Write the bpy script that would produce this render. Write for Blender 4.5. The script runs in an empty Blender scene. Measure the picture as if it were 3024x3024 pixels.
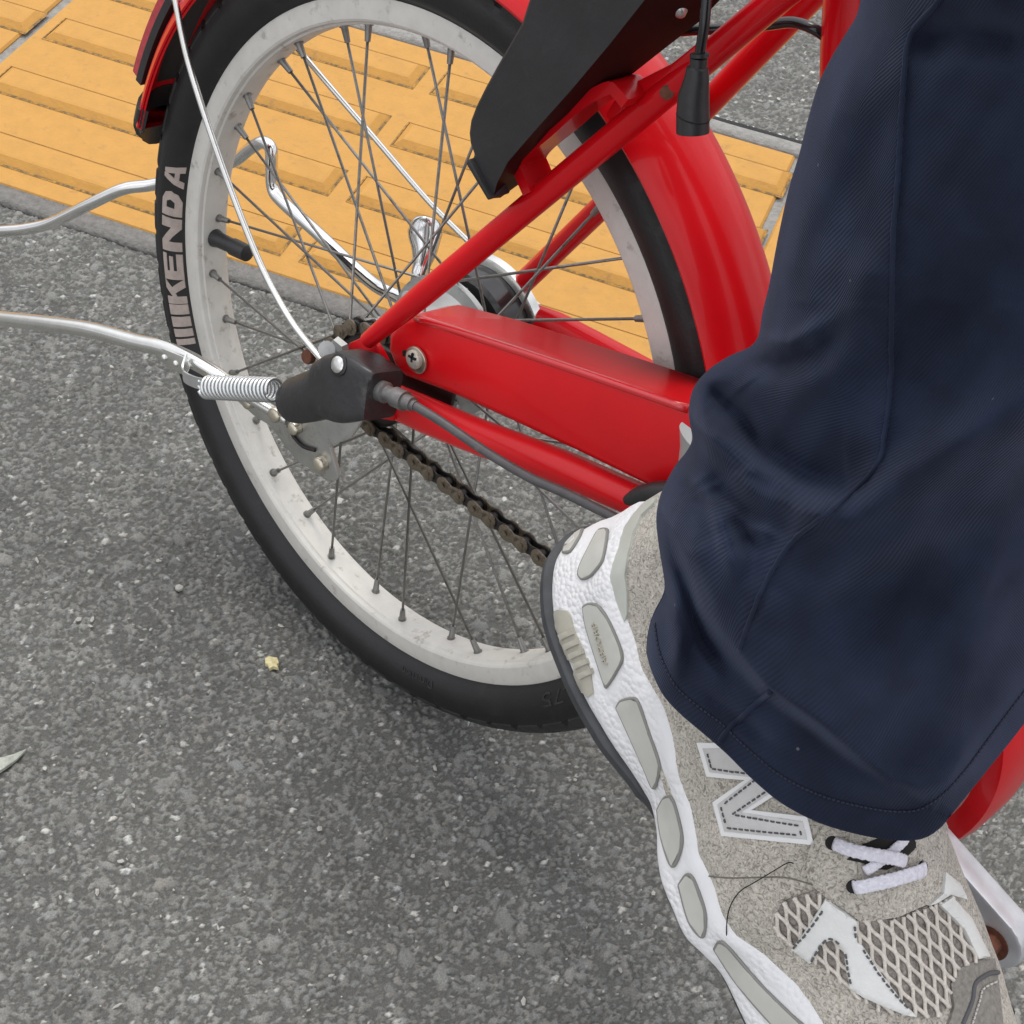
import bpy, bmesh, math, random
import numpy as np
from mathutils import Vector, Matrix, geometry
from mathutils.bvhtree import BVHTree
random.seed(4); rng = np.random.default_rng(7)
S = bpy.context.scene
COL = S.collection
R_ = math.radians

# ---------------------------------------------------------------- camera
CAM = np.array([0.5320368591800897, -0.4564033066893053, 0.9474819095102243])
ROT = np.array([[0.6976655222137282, 0.7128646409882845, 0.07132196536054225],
                [-0.57099094159728, 0.493150861593745, 0.6563319071347962],
                [0.4327033206806918, -0.49862433889451424, 0.7510936059732575]])
FPX = 4644.711506899002
cd = bpy.data.cameras.new('camera'); co = bpy.data.objects.new('camera', cd); COL.objects.link(co)
cd.sensor_width = 36; cd.lens = FPX / 3024 * 36; cd.clip_start = 0.02; cd.clip_end = 500
M = Matrix.Identity(4)
for i in range(3):
    for j in range(3): M[i][j] = ROT[j][i]
    M[i][3] = CAM[i]
co.matrix_world = M
S.camera = co

# ---------------------------------------------------------------- sky, sun, exposure
SUN_EL, SUN_AZ = R_(64), R_(-50)
w = bpy.data.worlds.new('World'); S.world = w; w.use_nodes = True
nt = w.node_tree; nt.nodes.clear()
sky = nt.nodes.new('ShaderNodeTexSky'); sky.sky_type = 'NISHITA'; sky.sun_disc = False
sky.sun_elevation = SUN_EL; sky.sun_rotation = SUN_AZ; sky.dust_density = 3; sky.air_density = 1.0; sky.ozone_density = 1
hs = nt.nodes.new('ShaderNodeHueSaturation'); hs.inputs['Saturation'].default_value = 0.35
# thin overcast: cloud layer brightest overhead, fading towards the horizon, over the clear sky
ge = nt.nodes.new('ShaderNodeTexCoord'); sx_ = nt.nodes.new('ShaderNodeSeparateXYZ'); mr = nt.nodes.new('ShaderNodeMapRange')
nt.links.new(ge.outputs['Generated'], sx_.inputs[0]); nt.links.new(sx_.outputs['Z'], mr.inputs['Value'])
mr.inputs['From Min'].default_value = 0; mr.inputs['From Max'].default_value = 1; mr.inputs['To Min'].default_value = 4.2; mr.inputs['To Max'].default_value = 8.2
cn = nt.nodes.new('ShaderNodeTexNoise'); cn.inputs['Scale'].default_value = 3; cn.inputs['Detail'].default_value = 6; nt.links.new(ge.outputs['Generated'], cn.inputs['Vector'])
cm = nt.nodes.new('ShaderNodeMapRange'); cm.inputs['From Min'].default_value = .35; cm.inputs['From Max'].default_value = .65; cm.inputs['To Min'].default_value = .5; cm.inputs['To Max'].default_value = 1.45; nt.links.new(cn.outputs['Fac'], cm.inputs['Value'])
cmu = nt.nodes.new('ShaderNodeMath'); cmu.operation = 'MULTIPLY'; nt.links.new(mr.outputs[0], cmu.inputs[0]); nt.links.new(cm.outputs[0], cmu.inputs[1])
cmx = nt.nodes.new('ShaderNodeMix'); cmx.data_type = 'RGBA'; cmx.inputs[0].default_value = .72
bgn = nt.nodes.new('ShaderNodeBackground'); bgn.inputs['Strength'].default_value = 0.14
wo = nt.nodes.new('ShaderNodeOutputWorld')
cvv = nt.nodes.new('ShaderNodeCombineColor'); cb = nt.nodes.new('ShaderNodeMath'); cb.operation = 'MULTIPLY'; cb.inputs[1].default_value = 1.04
nt.links.new(cmu.outputs[0], cvv.inputs[0]); nt.links.new(cmu.outputs[0], cvv.inputs[1]); nt.links.new(cmu.outputs[0], cb.inputs[0]); nt.links.new(cb.outputs[0], cvv.inputs[2])
nt.links.new(sky.outputs[0], hs.inputs['Color']); nt.links.new(hs.outputs[0], cmx.inputs[6]); nt.links.new(cvv.outputs[0], cmx.inputs[7]); nt.links.new(cmx.outputs[2], bgn.inputs[0]); nt.links.new(bgn.outputs[0], wo.inputs[0])
sl = bpy.data.lights.new('sun', 'SUN'); sl.energy = 1.15; sl.angle = R_(26); sl.color = (1.0, 0.96, 0.9)
so = bpy.data.objects.new('sun', sl); COL.objects.link(so)
# direction towards the sun: sky rotation is measured from +Y towards +X
sd = Vector((math.sin(SUN_AZ) * math.cos(SUN_EL), math.cos(SUN_AZ) * math.cos(SUN_EL), math.sin(SUN_EL)))
so.rotation_euler = sd.to_track_quat('Z', 'Y').to_euler(); so.location = (0, 0, 4)
S.view_settings.view_transform = 'Standard'; S.view_settings.look = 'None'
S.view_settings.exposure = 0.6; S.view_settings.gamma = 1; S.view_settings.use_curve_mapping = False
S.render.engine = 'CYCLES'
S.cycles.use_denoising = True
S.cycles.max_bounces = 8; S.cycles.diffuse_bounces = 4; S.cycles.glossy_bounces = 4

# ---------------------------------------------------------------- frames: bicycle-local space (x forward, y to its left, z up, bike leans a little)
LAM = -0.2009150122147102
ORG = np.array([0.0, -0.004390452448628367, 0.00044254358008966044])
LB = np.array([[1, 0, 0], [0, math.cos(LAM), math.sin(LAM)], [0, -math.sin(LAM), math.cos(LAM)]])
RT, RR = 0.26046305277753634, 0.22277870362181376        # tyre and rim-flange radius
CL = (CAM - ORG) @ LB.T
def ray(X, Y): return np.array([(X - 1512) / FPX, -(Y - 1512) / FPX, -1.0]) @ ROT
def at(X, Y, y):                       # a sighted point at a given sideways distance from the wheel plane
    d = ray(X, Y) @ LB.T; s = (y - CL[1]) / d[1]; return CL + d * s
def ground(X, Y, z=0.0):
    d = ray(X, Y); s = (z - CAM[2]) / d[2]; return CAM + d * s
def px(P):
    P = np.asarray(P, float); q = ((ORG + P @ LB) - CAM) @ ROT.T
    return np.stack([1512 + FPX * q[..., 0] / -q[..., 2], 1512 - FPX * q[..., 1] / -q[..., 2]], -1)
BIKE_M = Matrix([[*LB[:, 0], ORG[0]], [*LB[:, 1], ORG[1]], [*LB[:, 2], ORG[2]], [0, 0, 0, 1]])
def Z(z, ox, oy, s): return [(ox + a * s, oy + b * s) for a, b in z]

# ---------------------------------------------------------------- materials
def mat(name, col, rough=0.5, metal=0.0, coat=0.0, spec=0.5, noise=0.0, nscale=40, bump=0.0, bscale=200, build=None, dirt=None, dscale=25):
    m = bpy.data.materials.new(name); m.use_nodes = True; t = m.node_tree; b = t.nodes['Principled BSDF']
    b.inputs['Base Color'].default_value = (*col, 1); b.inputs['Roughness'].default_value = rough
    b.inputs['Metallic'].default_value = metal; b.inputs['Coat Weight'].default_value = coat
    b.inputs['Coat Roughness'].default_value = 0.06; b.inputs['Specular IOR Level'].default_value = spec
    N = t.nodes.new; Lk = t.links.new
    tc = N('ShaderNodeTexCoord'); src = tc.outputs['Object']; last = None
    if noise > 0:
        n = N('ShaderNodeTexNoise'); n.inputs['Scale'].default_value = nscale; n.inputs['Detail'].default_value = 8; n.inputs['Roughness'].default_value = .62
        Lk(src, n.inputs['Vector'])
        r = N('ShaderNodeValToRGB'); r.color_ramp.elements[0].position = .3; r.color_ramp.elements[1].position = .7
        r.color_ramp.elements[0].color = (*[c * (1 - noise) for c in col], 1); r.color_ramp.elements[1].color = (*[min(1, c * (1 + noise)) for c in col], 1)
        Lk(n.outputs['Fac'], r.inputs[0]); last = r.outputs[0]
    if dirt:
        n2 = N('ShaderNodeTexNoise'); n2.inputs['Scale'].default_value = dscale; n2.inputs['Detail'].default_value = 10; n2.inputs['Roughness'].default_value = .7
        Lk(src, n2.inputs['Vector'])
        r2 = N('ShaderNodeValToRGB'); r2.color_ramp.elements[0].position = dirt[1]; r2.color_ramp.elements[1].position = dirt[2]
        r2.color_ramp.elements[0].color = (0, 0, 0, 1); r2.color_ramp.elements[1].color = (1, 1, 1, 1)
        Lk(n2.outputs['Fac'], r2.inputs[0])
        mx = N('ShaderNodeMix'); mx.data_type = 'RGBA'; mx.inputs[7].default_value = (*dirt[0], 1)
        if last: Lk(last, mx.inputs[6])
        else: mx.inputs[6].default_value = (*col, 1)
        Lk(r2.outputs[0], mx.inputs[0]); last = mx.outputs[2]
    if last: Lk(last, b.inputs['Base Color'])
    if bump > 0:
        n3 = N('ShaderNodeTexNoise'); n3.inputs['Scale'].default_value = bscale; n3.inputs['Detail'].default_value = 4
        Lk(src, n3.inputs['Vector'])
        bp = N('ShaderNodeBump'); bp.inputs['Strength'].default_value = 1; bp.inputs['Distance'].default_value = bump
        Lk(n3.outputs['Fac'], bp.inputs['Height']); Lk(bp.outputs[0], b.inputs['Normal'])
    if build: build(t, b, src)
    return m

RED = mat('red_paint', (0.58, 0.004, 0.009), 0.28, coat=0.22, spec=.2, noise=0.07, nscale=14, dirt=((0.16, 0.01, 0.008), .68, .80), dscale=60)
REDG = mat('red_edge_gloss', (0.66, 0.012, 0.018), 0.28, coat=1.0)
REDD = mat('red_paint_dusty', (0.70, 0.006, 0.011), 0.36, coat=0.10, spec=.33, noise=0.1, nscale=9, dirt=((0.30, 0.03, 0.02), .66, .74), dscale=110)
BLACKP = mat('black_plastic', (0.021, 0.021, 0.022), 0.42, noise=0.25, nscale=30, bump=0.0002, bscale=300, dirt=((0.09, 0.088, 0.085), .62, .9), dscale=35)
BLACKG = mat('black_gloss', (0.012, 0.012, 0.013), 0.22, coat=0.2)
RUBBER = mat('tyre_rubber', (0.0075, 0.0075, 0.008), 0.5, noise=0.35, nscale=60, bump=0.0002, bscale=500, dirt=((0.032, 0.031, 0.03), .56, .85), dscale=45)
TREAD = mat('worn_tread', (0.024, 0.024, 0.0245), 0.65, noise=0.3, nscale=80, bump=0.0003, bscale=450, dirt=((0.055, 0.054, 0.052), .55, .8), dscale=60)
PRINT = mat('tyre_print', (0.40, 0.335, 0.295), 0.7, noise=0.15, nscale=150)
ALU = mat('rim_alloy', (0.64, 0.625, 0.575), 0.5, metal=0.1, noise=0.07, nscale=70, dirt=((0.22, 0.18, 0.13), .57, .76), dscale=85, bump=0.00008, bscale=700)
CHROME = mat('chrome', (0.78, 0.78, 0.77), 0.10, metal=1.0, noise=0.05, nscale=80)
STAIN = mat('stainless', (0.74, 0.74, 0.71), 0.22, metal=1.0, noise=0.08, nscale=60, dirt=((0.3, 0.24, 0.17), .66, .78), dscale=60)
ZINC = mat('zinc_plate', (0.55, 0.55, 0.53), 0.34, metal=0.85, noise=0.15, nscale=60, dirt=((0.22, 0.17, 0.11), .58, .75), dscale=70)
SPOKE = mat('spoke_steel', (0.27, 0.265, 0.25), 0.42, metal=0.75, noise=0.25, nscale=90, dirt=((0.12, 0.10, 0.08), .5, .7), dscale=90)
SCREW = mat('screw_steel', (0.55, 0.52, 0.45), 0.55, metal=0.5, noise=0.15, nscale=200, dirt=((0.2, 0.16, 0.1), .55, .75), dscale=160)
SPR = mat('spring_zinc', (0.72, 0.74, 0.74), 0.28, metal=0.9, noise=0.06, nscale=90)
CHAIN = mat('chain_steel', (0.20, 0.165, 0.12), 0.45, metal=0.6, noise=0.3, nscale=120, dirt=((0.035, 0.03, 0.026), .5, .68), dscale=150)
CHDARK = mat('chain_grease', (0.018, 0.016, 0.014), 0.4, metal=0.2, noise=0.3, nscale=100)
HUBM = mat('hub_alloy', (0.42, 0.43, 0.42), 0.4, metal=0.6, noise=0.14, nscale=60, dirt=((0.16, 0.15, 0.13), .55, .8), dscale=50)
SILV = mat('silver_paint', (0.44, 0.47, 0.45), 0.35, metal=0.45, noise=0.05, nscale=30)
ARM = mat('crank_alloy', (0.62, 0.63, 0.65), 0.36, metal=0.6, noise=0.12, nscale=70, dirt=((0.2, 0.17, 0.13), .64, .76), dscale=90)
RUST = mat('rust', (0.12, 0.04, 0.02), 0.8, noise=0.5, nscale=200)
BRASS = mat('yellow_zinc', (0.62, 0.57, 0.46), 0.28, metal=0.9, noise=0.1, nscale=100)
CABLE = mat('cable_housing', (0.085, 0.08, 0.082), 0.45, noise=0.2, nscale=120, dirt=((0.2, 0.19, 0.18), .6, .8), dscale=90)
REFL = mat('reflector_red', (0.42, 0.02, 0.03), 0.15, coat=0.6, noise=0.25, nscale=220)
OLIVE = mat('box_floor', (0.10, 0.085, 0.05), 0.6, noise=0.3, nscale=30)

def suede(t, b, src):
    N = t.nodes.new; Lk = t.links.new
    n = N('ShaderNodeTexNoise'); n.inputs['Scale'].default_value = 430; n.inputs['Detail'].default_value = 4; n.inputs['Distortion'].default_value = 2.2
    v = N('ShaderNodeTexNoise'); v.inputs['Scale'].default_value = 30; v.inputs['Detail'].default_value = 5
    Lk(src, n.inputs['Vector']); Lk(src, v.inputs['Vector'])
    r = N('ShaderNodeValToRGB'); e = r.color_ramp.elements
    e[0].position = .34; e[0].color = (0.27, 0.245, 0.205, 1); e[1].position = .63; e[1].color = (0.68, 0.64, 0.565, 1)
    x = e.new(.47); x.color = (0.51, 0.475, 0.412, 1)
    Lk(n.outputs['Fac'], r.inputs[0])
    m = N('ShaderNodeMix'); m.data_type = 'RGBA'; m.blend_type = 'MULTIPLY'; m.inputs[0].default_value = .5
    r2 = N('ShaderNodeValToRGB'); r2.color_ramp.elements[0].position = .35; r2.color_ramp.elements[0].color = (.72, .71, .70, 1); r2.color_ramp.elements[1].position = .65; r2.color_ramp.elements[1].color = (1, .99, .96, 1)
    Lk(v.outputs['Fac'], r2.inputs[0]); Lk(r.outputs[0], m.inputs[6]); Lk(r2.outputs[0], m.inputs[7]); Lk(m.outputs[2], b.inputs['Base Color'])
    bp = N('ShaderNodeBump'); bp.inputs['Distance'].default_value = 0.0016; bp.inputs['Strength'].default_value = .9
    Lk(n.outputs['Fac'], bp.inputs['Height']); Lk(bp.outputs[0], b.inputs['Normal'])
    b.inputs['Sheen Weight'].default_value = .25
SUEDE = mat('grey_suede', (0.36, 0.335, 0.29), 0.92, spec=.2, build=suede)
SUEDED = mat('dark_suede', (0.25, 0.235, 0.21), 0.92, spec=.2, noise=.25, nscale=500, bump=.0008, bscale=700)
def foam(t, b, src):
    N = t.nodes.new; Lk = t.links.new
    v = N('ShaderNodeTexVoronoi'); v.inputs['Scale'].default_value = 400; Lk(src, v.inputs['Vector'])
    n = N('ShaderNodeTexNoise'); n.inputs['Scale'].default_value = 26; n.inputs['Detail'].default_value = 6; Lk(src, n.inputs['Vector'])
    mu = N('ShaderNodeMath'); mu.operation = 'MULTIPLY'
    rr = N('ShaderNodeValToRGB'); rr.color_ramp.elements[0].position = .42; rr.color_ramp.elements[1].position = .6
    Lk(n.outputs['Fac'], rr.inputs[0]); Lk(v.outputs['Distance'], mu.inputs[0]); Lk(rr.outputs[0], mu.inputs[1])
    bp = N('ShaderNodeBump'); bp.inputs['Distance'].default_value = 0.0013; bp.inputs['Strength'].default_value = .8; bp.invert = True
    Lk(mu.outputs[0], bp.inputs['Height']); Lk(bp.outputs[0], b.inputs['Normal'])
FOAM = mat('white_foam', (0.76, 0.76, 0.765), 0.6, spec=.3, noise=.035, nscale=90, build=foam, dirt=((0.6, 0.59, 0.56), .66, .82), dscale=60)
PAD = mat('pad_rubber', (0.50, 0.50, 0.455), 0.5, noise=.06, nscale=70)
GROOVE = mat('groove_grey', (0.22, 0.22, 0.2), 0.8)
PADD = mat('ridge_rubber', (0.42, 0.40, 0.335), 0.55, noise=.1, nscale=80)
OUTS = mat('outsole_rubber', (0.045, 0.048, 0.052), 0.6, noise=.3, nscale=80, dirt=((0.16, 0.155, 0.15), .6, .85), dscale=50)
LEATH = mat('white_leather', (0.68, 0.685, 0.66), 0.5, noise=.04, nscale=160, bump=.0002, bscale=900)
SILVL = mat('silver_leather', (0.60, 0.595, 0.58), 0.35, metal=.15, noise=.06, nscale=120, bump=.0002, bscale=900)
WHITEP = mat('white_piping', (0.80, 0.80, 0.79), 0.5)
CLIP = mat('heel_clip', (0.50, 0.52, 0.465), 0.4, noise=.05, nscale=60)
LACE = mat('lace_white', (0.72, 0.71, 0.78), 0.85, noise=.14, nscale=600, bump=.0011, bscale=520)
CORD = mat('mesh_cord', (0.63, 0.585, 0.52), 0.85, noise=.18, nscale=600, bump=.0006, bscale=900)
MESHD = mat('mesh_under', (0.245, 0.22, 0.195), 0.9, noise=.6, nscale=520, bump=.0012, bscale=620)
STITCH = mat('stitch', (0.10, 0.10, 0.105), 0.8)
STITCHB = mat('stitch_brown', (0.17, 0.155, 0.13), 0.9)
STITCHL = mat('stitch_light', (0.55, 0.53, 0.49), 0.8)
HOLE = mat('eyelet_dark', (0.012, 0.011, 0.010), 0.9)
SKIN = mat('skin', (0.55, 0.34, 0.25), 0.5)

def twill(t, b, src):
    N = t.nodes.new; Lk = t.links.new
    uv = N('ShaderNodeTexCoord').outputs['UV']
    nn = N('ShaderNodeTexNoise'); nn.inputs['Scale'].default_value = 45; nn.inputs['Detail'].default_value = 5; Lk(src, nn.inputs['Vector'])
    dt = N('ShaderNodeVectorMath'); dt.operation = 'DOT_PRODUCT'; dt.inputs[1].default_value = (5450 * .88, -5450 * .47, 0)
    Lk(uv, dt.inputs[0])
    wn_ = N('ShaderNodeTexNoise'); wn_.inputs['Scale'].default_value = 130; wn_.inputs['Detail'].default_value = 2; Lk(src, wn_.inputs['Vector'])
    wm = N('ShaderNodeMath'); wm.operation = 'MULTIPLY_ADD'; wm.inputs[1].default_value = 2.0; Lk(wn_.outputs['Fac'], wm.inputs[0]); Lk(dt.outputs['Value'], wm.inputs[2])
    sn_ = N('ShaderNodeMath'); sn_.operation = 'SINE'; Lk(wm.outputs[0], sn_.inputs[0])
    wv = N('ShaderNodeMapRange'); wv.inputs['From Min'].default_value = -1; Lk(sn_.outputs[0], wv.inputs['Value'])
    fz = N('ShaderNodeTexNoise'); fz.inputs['Scale'].default_value = 1500; fz.inputs['Detail'].default_value = 2; Lk(src, fz.inputs['Vector'])
    r = N('ShaderNodeValToRGB'); r.color_ramp.elements[0].position = .32; r.color_ramp.elements[0].color = (0.0048, 0.0080, 0.0200, 1); r.color_ramp.elements[1].position = .7; r.color_ramp.elements[1].color = (0.0115, 0.0178, 0.0410, 1)
    Lk(nn.outputs['Fac'], r.inputs[0])
    mx = N('ShaderNodeMix'); mx.data_type = 'RGBA'; mx.blend_type = 'MULTIPLY'; mx.inputs[0].default_value = .26
    r2 = N('ShaderNodeValToRGB'); r2.color_ramp.elements[0].color = (.45, .45, .5, 1); r2.color_ramp.elements[1].color = (1.25, 1.25, 1.25, 1)
    Lk(wv.outputs[0], r2.inputs[0]); Lk(r.outputs[0], mx.inputs[6]); Lk(r2.outputs[0], mx.inputs[7]); lv = N('ShaderNodeTexVoronoi'); lv.inputs['Scale'].default_value = 130; Lk(src, lv.inputs['Vector'])
    lc = N('ShaderNodeSeparateColor'); Lk(lv.outputs['Color'], lc.inputs[0])
    l1 = N('ShaderNodeMath'); l1.operation = 'GREATER_THAN'; l1.inputs[1].default_value = .962; Lk(lc.outputs[0], l1.inputs[0])
    l2 = N('ShaderNodeMath'); l2.operation = 'LESS_THAN'; l2.inputs[1].default_value = .085; Lk(lv.outputs['Distance'], l2.inputs[0])
    l3 = N('ShaderNodeMath'); l3.operation = 'MULTIPLY'; Lk(l1.outputs[0], l3.inputs[0]); Lk(l2.outputs[0], l3.inputs[1])
    ml = N('ShaderNodeMix'); ml.data_type = 'RGBA'; ml.inputs[7].default_value = (.10, .105, .12, 1); Lk(l3.outputs[0], ml.inputs[0]); Lk(mx.outputs[2], ml.inputs[6])
    Lk(ml.outputs[2], b.inputs['Base Color'])
    ad = N('ShaderNodeMath'); ad.operation = 'MULTIPLY_ADD'; ad.inputs[1].default_value = .5
    Lk(fz.outputs['Fac'], ad.inputs[0]); Lk(wv.outputs[0], ad.inputs[2])
    bp = N('ShaderNodeBump'); bp.inputs['Distance'].default_value = 0.00020; bp.inputs['Strength'].default_value = .7
    Lk(ad.outputs[0], bp.inputs['Height']); Lk(bp.outputs[0], b.inputs['Normal'])
    b.inputs['Sheen Weight'].default_value = .12; b.inputs['Sheen Roughness'].default_value = .5; b.inputs['Sheen Tint'].default_value = (.55, .65, 1, 1)
THREADN = mat('navy_thread', (0.014, 0.019, 0.038), 0.8)
TWILL = mat('navy_twill', (0.02, 0.027, 0.055), 0.85, spec=.25, build=twill)

def asphalt(t, b, src):
    N = t.nodes.new; Lk = t.links.new
    ca = N('ShaderNodeVertexColor'); ca.layer_name = 'stone'
    def noise(sc, det, ro=.6):
        n = N('ShaderNodeTexNoise'); n.inputs['Scale'].default_value = sc; n.inputs['Detail'].default_value = det; n.inputs['Roughness'].default_value = ro; Lk(src, n.inputs['Vector']); return n.outputs['Fac']
    def ramp(fac, a, ca_, c, cc_):
        r = N('ShaderNodeValToRGB'); e = r.color_ramp.elements; e[0].position = a; e[0].color = (*ca_, 1); e[1].position = c; e[1].color = (*cc_, 1); Lk(fac, r.inputs[0]); return r.outputs[0]
    def mul(a, c, f=1.0):
        m = N('ShaderNodeMix'); m.data_type = 'RGBA'; m.blend_type = 'MULTIPLY'; m.inputs[0].default_value = f; Lk(a, m.inputs[6]); Lk(c, m.inputs[7]); return m.outputs[2]
    col = mul(ca.outputs['Color'], ramp(noise(900, 3), .3, (.7, .7, .7), .7, (1.25, 1.25, 1.24)))
    col = mul(col, ramp(noise(5, 5), .3, (.88, .88, .87), .7, (1.1, 1.1, 1.08)))
    col = mul(col, ramp(noise(38, 5, .7), .60, (1, 1, 1), .78, (.62, .61, .60)), .7)
    Lk(col, b.inputs['Base Color'])
    bp = N('ShaderNodeBump'); bp.inputs['Distance'].default_value = 0.0007; bp.inputs['Strength'].default_value = .8
    Lk(noise(1100, 4, .7), bp.inputs['Height']); Lk(bp.outputs[0], b.inputs['Normal'])
ASPH = mat('asphalt', (.12, .12, .11), 0.85, spec=.35, build=asphalt)
YEL = mat('yellow_tile', (0.455, 0.232, 0.042), 0.7, noise=0.07, nscale=55, bump=0.0006, bscale=260, dirt=((0.27, 0.15, 0.05), .57, .80), dscale=70)
SKIRT = mat('ridge_skirt', (0.13, 0.095, 0.05), 0.9, noise=.4, nscale=200, dirt=((0.455, 0.232, 0.042), .42, .62), dscale=160)
MORT = mat('mortar', (0.24, 0.235, 0.222), 0.9, noise=0.22, nscale=120, bump=0.0025, bscale=170, dirt=((0.11, 0.107, 0.10), .56, .8), dscale=50)
MORTD = mat('mortar_dark', (0.155, 0.15, 0.14), 0.9, noise=0.25, nscale=140, bump=0.003, bscale=190, dirt=((0.26, 0.25, 0.235), .6, .8), dscale=90)
PEB = mat('pebble', (0.36, 0.35, 0.32), 0.8, noise=.25, nscale=60)
PETAL = mat('petal', (0.62, 0.55, 0.30), 0.8, noise=.25, nscale=300)
LEAF = mat('dry_leaf', (0.33, 0.345, 0.30), 0.8, noise=.3, nscale=200)

# ---------------------------------------------------------------- mesh helpers
def obj(name, V, F, m, parent=None, smooth=True, sharp=None, uv=None, label=None):
    me = bpy.data.meshes.new(name)
    me.from_pydata([tuple(map(float, v)) for v in V], [], [tuple(f) for f in F]); me.update()
    if isinstance(m, (list, tuple)):
        for q in m: me.materials.append(q)
    else: me.materials.append(m)
    if smooth:
        me.polygons.foreach_set('use_smooth', [True] * len(me.polygons))
        if sharp: me.set_sharp_from_angle(angle=R_(sharp))
    if uv is not None:
        l = me.uv_layers.new(name='UVMap'); idx = np.zeros(len(me.loops), int); me.loops.foreach_get('vertex_index', idx)
        l.data.foreach_set('uv', np.asarray(uv, float)[idx].ravel())
    o = bpy.data.objects.new(name, me); COL.objects.link(o)
    if parent: o.parent = parent
    if label: o['label'] = label
    return o
def fix(V, F):
    bm = bmesh.new(); vs = [bm.verts.new(tuple(map(float, v))) for v in V]
    for f in F:
        try: bm.faces.new([vs[i] for i in f])
        except ValueError: pass
    bmesh.ops.recalc_face_normals(bm, faces=bm.faces)
    bm.verts.index_update(); bm.verts.ensure_lookup_table()
    V2 = [v.co[:] for v in bm.verts]; F2 = [[v.index for v in f.verts] for f in bm.faces]; bm.free(); return V2, F2
def join(parts):
    V, F = [], []
    for v, f in parts:
        k = len(V); V += [tuple(x) for x in v]; F += [[i + k for i in q] for q in f]
    return V, F
def spline(P, n=6):
    P = [np.asarray(p, float) for p in P]; Q = []
    for i in range(len(P) - 1):
        p0, p1, p2, p3 = P[max(i - 1, 0)], P[i], P[i + 1], P[min(i + 2, len(P) - 1)]
        for k in range(n):
            t = k / n
            Q.append(.5 * ((2 * p1) + (-p0 + p2) * t + (2 * p0 - 5 * p1 + 4 * p2 - p3) * t * t + (-p0 + 3 * p1 - 3 * p2 + p3) * t ** 3))
    Q.append(P[-1]); return Q
def tube(P, r, n=12, caps=True, flat=1.0, up=None):
    P = np.asarray(P, float); m = len(P); r = np.broadcast_to(np.asarray(r, float), (m,)) if np.ndim(r) < 1 or len(np.atleast_1d(r)) in (1, m) else np.interp(np.linspace(0, 1, m), np.linspace(0, 1, len(r)), r)
    T = np.gradient(P, axis=0); T /= np.linalg.norm(T, axis=1)[:, None] + 1e-12
    u = np.array(up if up is not None else ([0, 0, 1] if abs(T[0][2]) < .9 else [1, 0, 0]), float)
    V = []
    for i in range(m):
        u = u - T[i] * (u @ T[i]); u /= np.linalg.norm(u); b = np.cross(T[i], u)
        for k in range(n):
            a = 2 * math.pi * k / n
            V.append(P[i] + r[i] * (math.cos(a) * u * flat + math.sin(a) * b))
    F = [[i * n + k, i * n + (k + 1) % n, (i + 1) * n + (k + 1) % n, (i + 1) * n + k] for i in range(m - 1) for k in range(n)]
    if caps: F += [list(range(n - 1, -1, -1)), list(range((m - 1) * n, m * n))]
    return V, F
def lathe(prof, c, seg=64, closed=False, a0=0, a1=2 * math.pi):     # prof: (y, r) about an axis along y through c
    full = abs(a1 - a0 - 2 * math.pi) < 1e-6; m = len(prof); ns = seg if full else seg + 1
    V = []
    for s in range(ns):
        a = a0 + (a1 - a0) * s / seg
        for y, r in prof: V.append((c[0] + r * math.cos(a), c[1] + y, c[2] + r * math.sin(a)))
    F = []
    for s in range(seg):
        t = (s + 1) % ns
        for k in range(m if closed else m - 1):
            k2 = (k + 1) % m
            F.append([s * m + k, t * m + k, t * m + k2, s * m + k2])
    if not full and closed: F += [list(range(m)), list(range((ns - 1) * m + m - 1, (ns - 1) * m - 1, -1))]
    return fix(V, F)
def prism(poly, y0, y1, bev=0.0):                                   # poly: local (x, z) outline, extruded across y
    n = len(poly); V = [(x, y0, z) for x, z in poly] + [(x, y1, z) for x, z in poly]
    F = [list(range(n)), list(range(2 * n - 1, n - 1, -1))] + [[i, i + n, (i + 1) % n + n, (i + 1) % n] for i in range(n)]
    return bevel(V, F, bev)
def bevel(V, F, bev, seg=2):
    bm = bmesh.new(); vs = [bm.verts.new(tuple(map(float, v))) for v in V]
    for f in F: bm.faces.new([vs[i] for i in f])
    bmesh.ops.recalc_face_normals(bm, faces=bm.faces)
    if bev > 0: bmesh.ops.bevel(bm, geom=list(bm.edges), offset=bev, segments=seg, affect='EDGES', profile=.5, clamp_overlap=True)
    bm.verts.index_update(); bm.verts.ensure_lookup_table()
    V2 = [v.co[:] for v in bm.verts]; F2 = [[v.index for v in f.verts] for f in bm.faces]; bm.free(); return V2, F2
def box(c, ax, ay, az, bev=0.0):                                    # half-axes vectors
    c, ax, ay, az = map(lambda q: np.asarray(q, float), (c, ax, ay, az))
    V = [c + sx * ax + sy * ay + sz * az for sx in (-1, 1) for sy in (-1, 1) for sz in (-1, 1)]
    F = [[0, 1, 3, 2], [4, 6, 7, 5], [0, 4, 5, 1], [2, 3, 7, 6], [0, 2, 6, 4], [1, 5, 7, 3]]
    return bevel(V, F, bev)
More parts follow.
